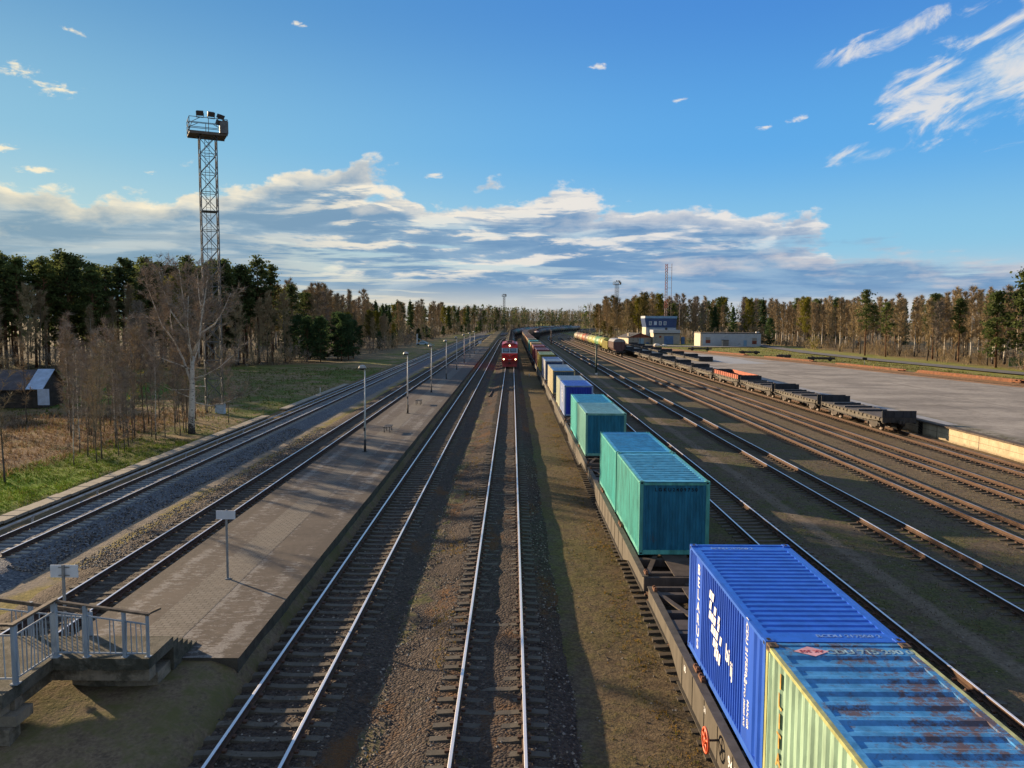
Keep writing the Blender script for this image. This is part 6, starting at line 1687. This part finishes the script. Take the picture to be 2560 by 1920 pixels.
LB = {('pine', 'L'): 'dark tall pine in the left wood behind the big birch', ('birch', 'L'): 'bare birch standing among the pines of the left wood', ('bare', 'L'): 'bare brown tree in the left wood', ('shrub', 'L'): 'bare bush at the foot of the left wood',
      ('spruce', 'L'): 'dark spruce in the left wood', ('bud', 'L'): 'yellow green budding tree in the left wood', ('tan', 'L'): 'tan bare tree in the left wood', ('evergreen', 'L'): 'low dense dark evergreen at the corner of the left wood', ('fullpine', 'L'): 'broad dark pine in the left wood',
      ('birch', 'M'): 'bare birch in the wood along the left side beyond the platform lamps', ('bare', 'M'): 'bare brown tree in the wood beyond the platform lamps', ('tan', 'M'): 'tan bare tree in the wood beyond the platform lamps', ('pine', 'M'): 'pine in the wood beyond the platform lamps',
      ('spruce', 'M'): 'spruce in the wood beyond the platform lamps', ('bud', 'M'): 'olive budding tree in the wood beyond the platform lamps', ('shrub', 'M'): 'bare bush at the edge of the wood beyond the platform lamps', ('evergreen', 'M'): 'young evergreen at the edge of the wood beyond the platform lamps',
      ('birch', 'C'): 'bare birch in the clump left of the blue control building', ('bare', 'C'): 'bare brown tree in the clump left of the blue control building', ('tan', 'C'): 'tan bare tree in the clump left of the blue control building', ('bud', 'C'): 'olive budding tree in the clump left of the blue control building', ('shrub', 'C'): 'bush in front of the clump left of the blue control building', ('budshrub', 'C'): 'greenish bush at the left end of the clump by the tank wagons',
      ('birch', 'B'): 'bare birch in the wood behind the buildings', ('bare', 'B'): 'bare brown tree in the wood behind the buildings', ('tan', 'B'): 'tan bare tree in the wood behind the buildings', ('pine', 'B'): 'pine in the wood behind the buildings', ('spruce', 'B'): 'spruce in the wood behind the buildings', ('bud', 'B'): 'olive budding tree in the wood behind the buildings', ('shrub', 'B'): 'bare bush behind the buildings',
      ('birch', 'R'): 'white stemmed birch in the right hand wood beside the road', ('bare', 'R'): 'bare brown tree in the right hand wood', ('tan', 'R'): 'tan bare tree in the right hand wood', ('pine', 'R'): 'pine in the right hand wood beside the road', ('spruce', 'R'): 'spruce in the right hand wood', ('bud', 'R'): 'olive budding tree in the right hand wood', ('shrub', 'R'): 'brown bush at the foot of the right hand wood'}
GR = {'L': 'trees of the left wood', 'M': 'trees of the wood beyond the lamps', 'C': 'trees of the clump by the control building', 'B': 'trees behind the buildings', 'R': 'trees of the right hand wood'}
def pick(ws):
    t = tr.random() * sum(w for _, w in ws)
    for k, w_ in ws:
        t -= w_
        if t <= 0: return k
    return ws[-1][0]
def wood(zone, n, pos, ws, hf, dmin):
    c = 0; tries = 0
    while c < n and tries < n * 40:
        tries += 1
        x, y = pos()
        if not free(x, y, dmin): continue
        k = pick(ws); h = hf(k, x, y)
        plant(k, x, y, h, LB[(k, zone)], 'bush' if k == 'shrub' else 'tree', GR[zone] if k != 'shrub' else GR[zone].replace('trees', 'bushes')); c += 1
front = [(-125, 128), (-108, 135), (-91, 143), (-72, 155), (-56, 165), (-46, 178)]
def frontpos(d0, d1, t0=0, t1=1):
    t = tr.uniform(t0, t1) * (len(front) - 1); i = min(int(t), len(front) - 2); f = t - i
    a, b = front[i], front[i + 1]; dx_, dy_ = b[0] - a[0], b[1] - a[1]; L = math.hypot(dx_, dy_); d = tr.uniform(d0, d1)
    return (a[0] + dx_ * f - dy_ / L * d, a[1] + dy_ * f + dx_ / L * d)
wood('L', 86, lambda: frontpos(5, 34), [('pine', 8), ('fullpine', 1.5), ('spruce', .6)], lambda k, x, y: tr.uniform(18.5, 22.8), 2.9)
wood('L', 34, lambda: frontpos(0, 9), [('birch', 4), ('bare', 3), ('bud', .6), ('tan', 1)], lambda k, x, y: tr.uniform(11, 16.5), 2.4)
wood('L', 44, lambda: frontpos(-2, 7), [('shrub', 1)], lambda k, x, y: tr.uniform(3, 6), 1.6)
wood('L', 15, lambda: (tr.uniform(-54, -37.5), tr.uniform(178, 202)), [('evergreen', 1)], lambda k, x, y: tr.uniform(8.0, 11.0), 3.0)
plant('bud', -66, 158, 17.5, 'bright yellow green budding tree among the left pines', 'tree', None, 1)
def mpos(s0, s1, u0, u1):
    s = tr.uniform(s0, s1); u = tr.uniform(u0, u1); X, Y, a = P(u, s); return (X, Y)
wood('M', 66, lambda: mpos(205, 330, -92, -56), [('birch', 3), ('bare', 3), ('tan', 3), ('pine', 3), ('bud', 1.3), ('spruce', .7)], lambda k, x, y: tr.uniform(17, 21), 3.6)
wood('M', 34, lambda: mpos(205, 330, -56, -44), [('bare', 3), ('tan', 3), ('bud', 1.5), ('evergreen', .8), ('birch', 1)], lambda k, x, y: tr.uniform(7, 12), 3.2)
wood('M', 40, lambda: mpos(205, 420, -46, -38), [('shrub', 3), ('evergreen', .5)], lambda k, x, y: tr.uniform(2.8, 6), 2.2)
wood('M', 90, lambda: mpos(330, 640, -88, -44), [('birch', 3), ('bare', 2), ('tan', 3), ('pine', 3), ('spruce', 1.6), ('bud', .8)], lambda k, x, y: tr.uniform(15, 20), 4.2)
# clump left of the control building, woods behind the buildings and along the road
wood('C', 62, lambda: (tr.uniform(43, 78), tr.uniform(338, 420)), [('birch', 3), ('bare', 3), ('tan', 5), ('bud', 2)], lambda k, x, y: tr.uniform(15, 20.5), 3.2)
wood('C', 14, lambda: (tr.uniform(41, 50), tr.uniform(322, 372)), [('shrub', 1)], lambda k, x, y: tr.uniform(3, 6.5), 2.2)
for (x, y, h) in ((40.5, 352, 8.5), (42.0, 340, 6.5)): plant('bud', x, y, h, LB[('budshrub', 'C')], 'bush', 'greenish bushes by the clump', 0, 1.3)
wood('B', 100, lambda: (tr.uniform(62, 168), tr.uniform(322, 410)), [('birch', 2), ('bare', 3), ('tan', 3), ('pine', 2.6), ('spruce', 2.4), ('bud', .6)], lambda k, x, y: tr.uniform(15.5, 19.5), 3.6)
wood('B', 30, lambda: (tr.uniform(64, 100), tr.uniform(306, 324)), [('shrub', 2), ('bare', 1), ('tan', 1)], lambda k, x, y: tr.uniform(4, 8), 2.6)
wood('R', 180, lambda: (lambda yy: (tr.uniform(91.5, 128) + max(0, (yy - 250)) * .06, yy))(tr.uniform(112, 305)), [('birch', 6), ('bare', 2), ('tan', 3), ('pine', 1.1), ('bud', .6)], lambda k, x, y: tr.uniform(12.0, 15.8), 1.9)
wood('R', 90, lambda: (tr.uniform(91, 108), tr.uniform(118, 300)), [('shrub', 1)], lambda k, x, y: tr.uniform(2, 5), 1.6)
plant('fullpine', 95.0, 148, 17.6, 'largest dark pine at the right edge of the photo', 'tree', None, 0); plant('fullpine', 99.5, 146, 16.5, 'broad pine at the extreme right behind the largest one', 'tree', None, 1); plant('fullpine', 92.0, 152, 14.0, 'shorter pine just left of the largest right hand pine', 'tree', None, 1)
plant('pine', 89.5, 203, 16.2, 'lone tall pine rising from the birches in the middle of the right wood', 'tree', None, 0); plant('pine', 91.5, 196, 13.0, 'smaller pine beside the lone tall pine in the right wood', 'tree', None, 3)
plant('spruce', 79.0, 287, 13.6, 'dark green spruce behind the roof of the long low building', 'tree', None, 0, 1.1); plant('birch', 75.2, 286, 13.5, 'pale bare tree just left of the dark spruce behind the low building', 'tree', None, 2)
plant('evergreen', 87.5, 272, 9.2, 'round dark pine standing alone by the road beyond the low building', 'tree', None, 0, 1.0); plant('budshrub', 90.0, 240, 5.0, 'yellow green bush at the foot of the right wood by the road', 'bush', None, 0, 1.2)

# the big birch in front of the tower
rr = random.Random(42); T = MB(); C = MB()
limbs = []
def big(pts, r0, r1, mb=T, n=8):
    pts = [Vector(p) for p in pts]; k = len(pts); rs = [r0 + (r1 - r0) * i / (k - 1) for i in range(k)]
    mb.path(pts, rs, n); limbs.append((pts, r1)); return pts
big([(0, 0, -.4), (-.05, 0, .6), (0, .02, 2.2), (.10, 0, 4.0), (.16, 0, 6.0), (.22, .0, 7.4)], .37, .17)
big([(.22, 0, 7.4), (-.25, .1, 9.0), (-.32, .2, 11.0), (-.6, .2, 13.3), (-.8, .1, 15.6)], .135, .03); big([(.22, 0, 7.4), (1.0, -.2, 9.2), (1.25, -.3, 10.8), (1.6, -.2, 13.0), (1.9, -.1, 15.4)], .14, .03)
big([(.10, 0, 4.6), (-.7, .3, 7.0), (-1.6, .3, 9.0), (-2.6, .2, 10.4), (-3.3, .3, 12.4), (-3.9, .2, 14.4)], .115, .02)
big([(1.1, -.2, 9.6), (2.2, .3, 10.4), (3.1, .2, 11.8), (3.8, .2, 13.4)], .10, .02); big([(-.3, .1, 9.6), (-1.4, -.4, 11.6), (-2.0, -.5, 13.6), (-2.3, -.6, 15.4)], .09, .02)
big([(1.35, -.3, 11.2), (.9, .2, 13.2), (.7, .4, 15.4)], .07, .02); big([(-1.6, .3, 9.0), (-2.2, 1.2, 11), (-2.4, 1.8, 13.4)], .07, .02)
big([(-.05, 0, 6.2), (-1.6, -.5, 6.9), (-3.2, -.6, 7.6), (-4.0, -.8, 8.6)], .07, .015); big([(.15, 0, 5.2), (1.4, -.3, 5.6), (2.9, -.6, 6.4), (4.2, -.6, 7.6)], .07, .015)
big([(.1, 0, 3.0), (1.6, .4, 2.6), (3.2, .6, 3.0), (4.4, .6, 3.7)], .055, .012); big([(0, 0, 3.4), (-1.4, .4, 3.9), (-2.8, .5, 5.2), (-3.8, .5, 6.6)], .055, .012); big([(.1, 0, 4.2), (-1.6, -.4, 4.2), (-2.8, -.6, 4.9)], .05, .012)
big([(.2, 0, 6.8), (.5, -1.2, 8.6), (.6, -1.8, 10.6), (.9, -2.2, 13.0)], .08, .015); big([(.2, 0, 6.4), (.3, 1.4, 8.4), (.2, 2.2, 11.0), (.3, 2.6, 13.6)], .08, .015)
for i, (pts, r1) in enumerate(limbs[1:]):
    L = sum((b - a).length for a, b in zip(pts, pts[1:]))
    for j in range(int(L * 3.6)):
        t = rr.uniform(.2, 1) * (len(pts) - 1); k = min(int(t), len(pts) - 2); p = pts[k].lerp(pts[k + 1], t - k); base = (pts[k + 1] - pts[k]).normalized()
        d = (base * .8 + Vector((rr.gauss(0, .55), rr.gauss(0, .55), rr.gauss(.25, .3)))).normalized(); l = rr.uniform(.9, 2.2)
        lp, _ = limb(C, p, d, l, .018, rr, 3, .25, .2, 3); spray(C, lp, l, rr, 7, 10, .55, .030, .15, subr=.011)
bt_ = thing('bare_birch', 'big white barked birch with forked bare crown in front of the floodlight tower', 'tree', (-27.0, 67.0, gz(-27, 67)))
bt_.scale = (.92, .92, .88); T.build('trunk', M_bb, bt_); C.build('crown', M_tw2, bt_)
# sapling thicket
sl = 'thin bare sapling in the thicket left of the big birch'
c = 0
while c < 52:
    x, y = tr.uniform(-40, -27.5), tr.uniform(51, 76)
    if x / y < -.565 or x / y > -.39 or not free(x, y, .6): continue
    plant('sapling', x, y, tr.uniform(6.0, 9.8) * (.9 if x > -30 else 1), sl, 'sapling', 'saplings of the thicket', None, 1.15); c += 1
for (x, y, h, lab) in ((-29.4, 45.8, 9.0, 'bare sapling at the left edge of the photo'), (-45.2, 74, 8, 'bare sapling in front of the pale upright sheet'), (-48.5, 70, 7.5, 'bare sapling in front of the timber heap'), (-26.2, 73.5, 6.0, 'slender bare sapling to the right of the big birch')):
    plant('sapling', x, y, h, lab, 'sapling', None, None, 1.2)
for (x, y, h) in ((-50.0, 92, 4.5), (-47, 95, 4.0)): plant('budshrub', x, y, h, 'orange tinted bush behind the shed', 'bush', 'bushes behind the shed')

# far wood : one mass of trees nobody could count
fr2 = random.Random(9); W = MB()
def farpine(x, y, z, h, m):
    w_ = h * fr2.uniform(.11, .17)
    W.path([(x, y, z), (x, y, z + h * .8)], [.16, .06], 3, 3, False)
    for q in range(46):
        t = fr2.uniform(.28, 1.0); L = w_ * (1.05 - t) * 1.5 + .3; a = fr2.uniform(0, 2 * PI); r_ = L * fr2.random() ** .5
        leafq(W, Vector((x + r_ * math.cos(a), y + r_ * math.sin(a), z + h * t)), fr2.uniform(1.0, 1.9), fr2, m, .4)
def farbare(x, y, z, h, m):
    W.path([(x, y, z), (x + fr2.uniform(-.6, .6), y, z + h * .95)], [.13, .03], 3, 4 if fr2.random() < .12 else 3, False)
    for q in range(70):
        t = fr2.uniform(.25, .92); a = fr2.uniform(0, 2 * PI); r_ = h * .12 * fr2.random() ** .5 * (1.25 - t)
        p = Vector((x + r_ * math.cos(a), y + r_ * math.sin(a), z + h * t)); twig(W, p, Vector((math.cos(a) * .35, math.sin(a) * .35, 1)).normalized(), h * fr2.uniform(.08, .16), fr2.uniform(.12, .28), fr2, m)
def farfill(n, pos, pp, hh):
    for i in range(n):
        x, y = pos(); h = fr2.uniform(*hh)
        if fr2.random() < pp: farpine(x, y, -.6, h, fr2.choice((0, 0, 5)))
        else: farbare(x, y, -.6, h, fr2.choice((1, 2, 2)))
def fpos(s0, s1, u0, u1):
    s = fr2.uniform(s0, s1); X, Y, a = P(fr2.uniform(u0, u1), s); return X, Y
farfill(800, lambda: fpos(620, 1180, -110, -40), .38, (16, 22))
farfill(260, lambda: fpos(330, 1180, -48, -37), .15, (4, 9))
farfill(200, lambda: fpos(230, 640, -150, -88), .5, (17, 21))
farfill(120, lambda: (fr2.uniform(-260, -120), fr2.uniform(165, 330)), .7, (17, 21))
farfill(90, lambda: frontpos(30, 60), .8, (18, 22))
farfill(260, lambda: (fr2.uniform(60, 520), fr2.uniform(405, 560)), .42, (16, 20))
farfill(200, lambda: (fr2.uniform(122, 300), fr2.uniform(110, 405)), .35, (12, 16))
farfill(80, lambda: (fr2.uniform(40, 130), fr2.uniform(420, 520)), .4, (16, 20))
struct(W.build('far_wood', [M_needle, M_tw, M_tw3, M_bg, M_bb, M_spr]), 'stuff')
print('trees', CNT, len(W.f))

# grass and dry brush
def blades(name, n, pos, h, w_, mats, clump=3):
    mb = MB(); g = random.Random(len(name) + n)
    for i in range(n):
        x, y = pos(g); z = gz(x, y) - .02; m = g.randrange(len(mats))
        for k in range(clump):
            d = vdir(g, g.uniform(.7, 1.5), g.uniform(0, 2 * PI)); twig(mb, Vector((x + g.gauss(0, .06), y + g.gauss(0, .06), z)), d, g.uniform(*h), w_ * g.uniform(.6, 1.4), g, m)
    return struct(mb.build(name, mats), 'stuff')
M_g1 = leafmat('grass_lush', (.035, .075, .008), (.13, .21, .022)); M_g2 = leafmat('grass_dry', (.12, .09, .045), (.28, .21, .11)); M_g3 = leafmat('brush_brown', (.075, .050, .034), (.20, .125, .075)); M_g4 = leafmat('moss_green', (.05, .058, .014), (.14, .145, .035))
blades('grass', 9000, lambda g: (g.uniform(-31.5, -25.1), 30 + 34 * g.random() ** 1.3), (.08, .26), .035, [M_g1, M_g1, M_g4])
blades('dry_brush', 6000, lambda g: (g.uniform(-52, -30), 44 + 36 * g.random()), (.2, .6), .04, [M_g3, M_g3, M_g2])
blades('meadow_grass', 7000, lambda g: (g.uniform(-60, -25), 66 + 90 * g.random()), (.12, .35), .06, [M_g2, M_g4, M_g1])
def ypos(g):
    while True:
        y = 12 + 70 * g.random() ** 1.4; x = g.uniform(2.2, 34)
        if abs(x) < .66 * y + 2 and nz(x * .9 + 3, y * .6) > -.1: return x, y
blades('yard_moss', 14000, ypos, (.03, .10), .03, [M_g4, M_g2, M_g3])
blades('verge_grass', 4000, lambda g: (lambda y: (g.uniform(kx(y) + 4.5, 78), y))(g.uniform(120, 255)), (.12, .35), .07, [M_g2, M_g4, M_g4])

# loose stones on the track beds and weeds along them
def stones(name, n, pos, sz, mats):
    mb = MB(); g = random.Random(n)
    for i in range(n):
        x, y, z = pos(g); s = g.uniform(*sz); m = g.randrange(len(mats)); b = len(mb.v)
        for (a_, b_, c_) in ((1, 0, 0), (0, 1, 0), (-1, 0, 0), (0, -1, 0), (.1, .1, .8), (0, 0, -.6)):
            mb.v.append((x + (a_ + g.uniform(-.35, .35)) * s, y + (b_ + g.uniform(-.35, .35)) * s, z + (c_ + g.uniform(-.2, .2)) * s))
        for f in ((0, 1, 4), (1, 2, 4), (2, 3, 4), (3, 0, 4), (1, 0, 5), (2, 1, 5), (3, 2, 5), (0, 3, 5)):
            mb.f.append(tuple(b + k for k in f)); mb.m.append(m); mb.sm.append(False)
    return struct(mb.build(name, mats), 'stuff')
M_s1 = plain('stone_dark', (.045, .040, .038), .9, 0, .4, 9); M_s2 = plain('stone_brown', (.105, .085, .070), .9, 0, .4, 9); M_s3 = plain('stone_pale', (.24, .225, .20), .9, 0, .3, 9)
def bedz(x):
    if x < -4.2: return -.34
    if x < -2.6: return -.49
    if x < -1.9: return -.47 + (x + 2.6) * .31
    if x < .95: return -.245
    return -.25 - (x - .95) * .38
def pBC(g):
    y = 13 + 42 * g.random() ** 1.5; x = g.choice((g.uniform(-4.3, -1.7), g.uniform(-4.3, -1.7), g.uniform(.8, 1.9), g.uniform(-7.0, 1.0)))
    return x, y, bedz(x)
stones('gravel', 15000, pBC, (.022, .05), [M_s1, M_s1, M_s2, M_s2, M_s3])
M_sA = plain('stone_blue_grey', (.10, .11, .125), .9, 0, .4, 9)
def pA(g):
    y = 30 + 40 * g.random() ** 1.4; x = g.choice((g.uniform(-19.4, -17.7), g.uniform(-17.2, -15.6)))
    return x, y, (-.29 - (x + 19.4) * .28 if x < -17.6 else -.45 + (x + 17.2) * .11)
stones('gravel', 7000, pA, (.03, .06), [M_sA, M_s1, M_s3, M_s2])
def pyard(g):
    y = 13 + 55 * g.random() ** 1.5; x = g.uniform(2.0, 33)
    return x, y, gz(x, y) + .005
stones('gravel', 6000, pyard, (.012, .04), [M_s2, M_s1, M_s3])
M_w1 = leafmat('moss_gold', (.15, .10, .02), (.34, .22, .05))
def pweed(g):
    y = 13 + 70 * g.random() ** 1.4; x = g.choice((-2.3, -2.2, 4.0, 3.6, -2.6)) + g.gauss(0, .35)
    return x, y
mb = MB(); g = random.Random(31)
for i in range(5000):
    x, y = pweed(g)
    if nz(x * 1.7 + 2, y * .9) < .05: continue
    z = (bedz(x) if x < 1.9 else gz(x, y)) - .01; m = g.choice((0, 0, 1, 2))
    for k in range(4): twig(mb, Vector((x + g.gauss(0, .05), y + g.gauss(0, .05), z)), vdir(g, g.uniform(.5, 1.5), g.uniform(0, 2 * PI)), g.uniform(.03, .12), .03, g, m)
struct(mb.build('trackside_weeds', [M_w1, M_g4, M_g2]), 'stuff')
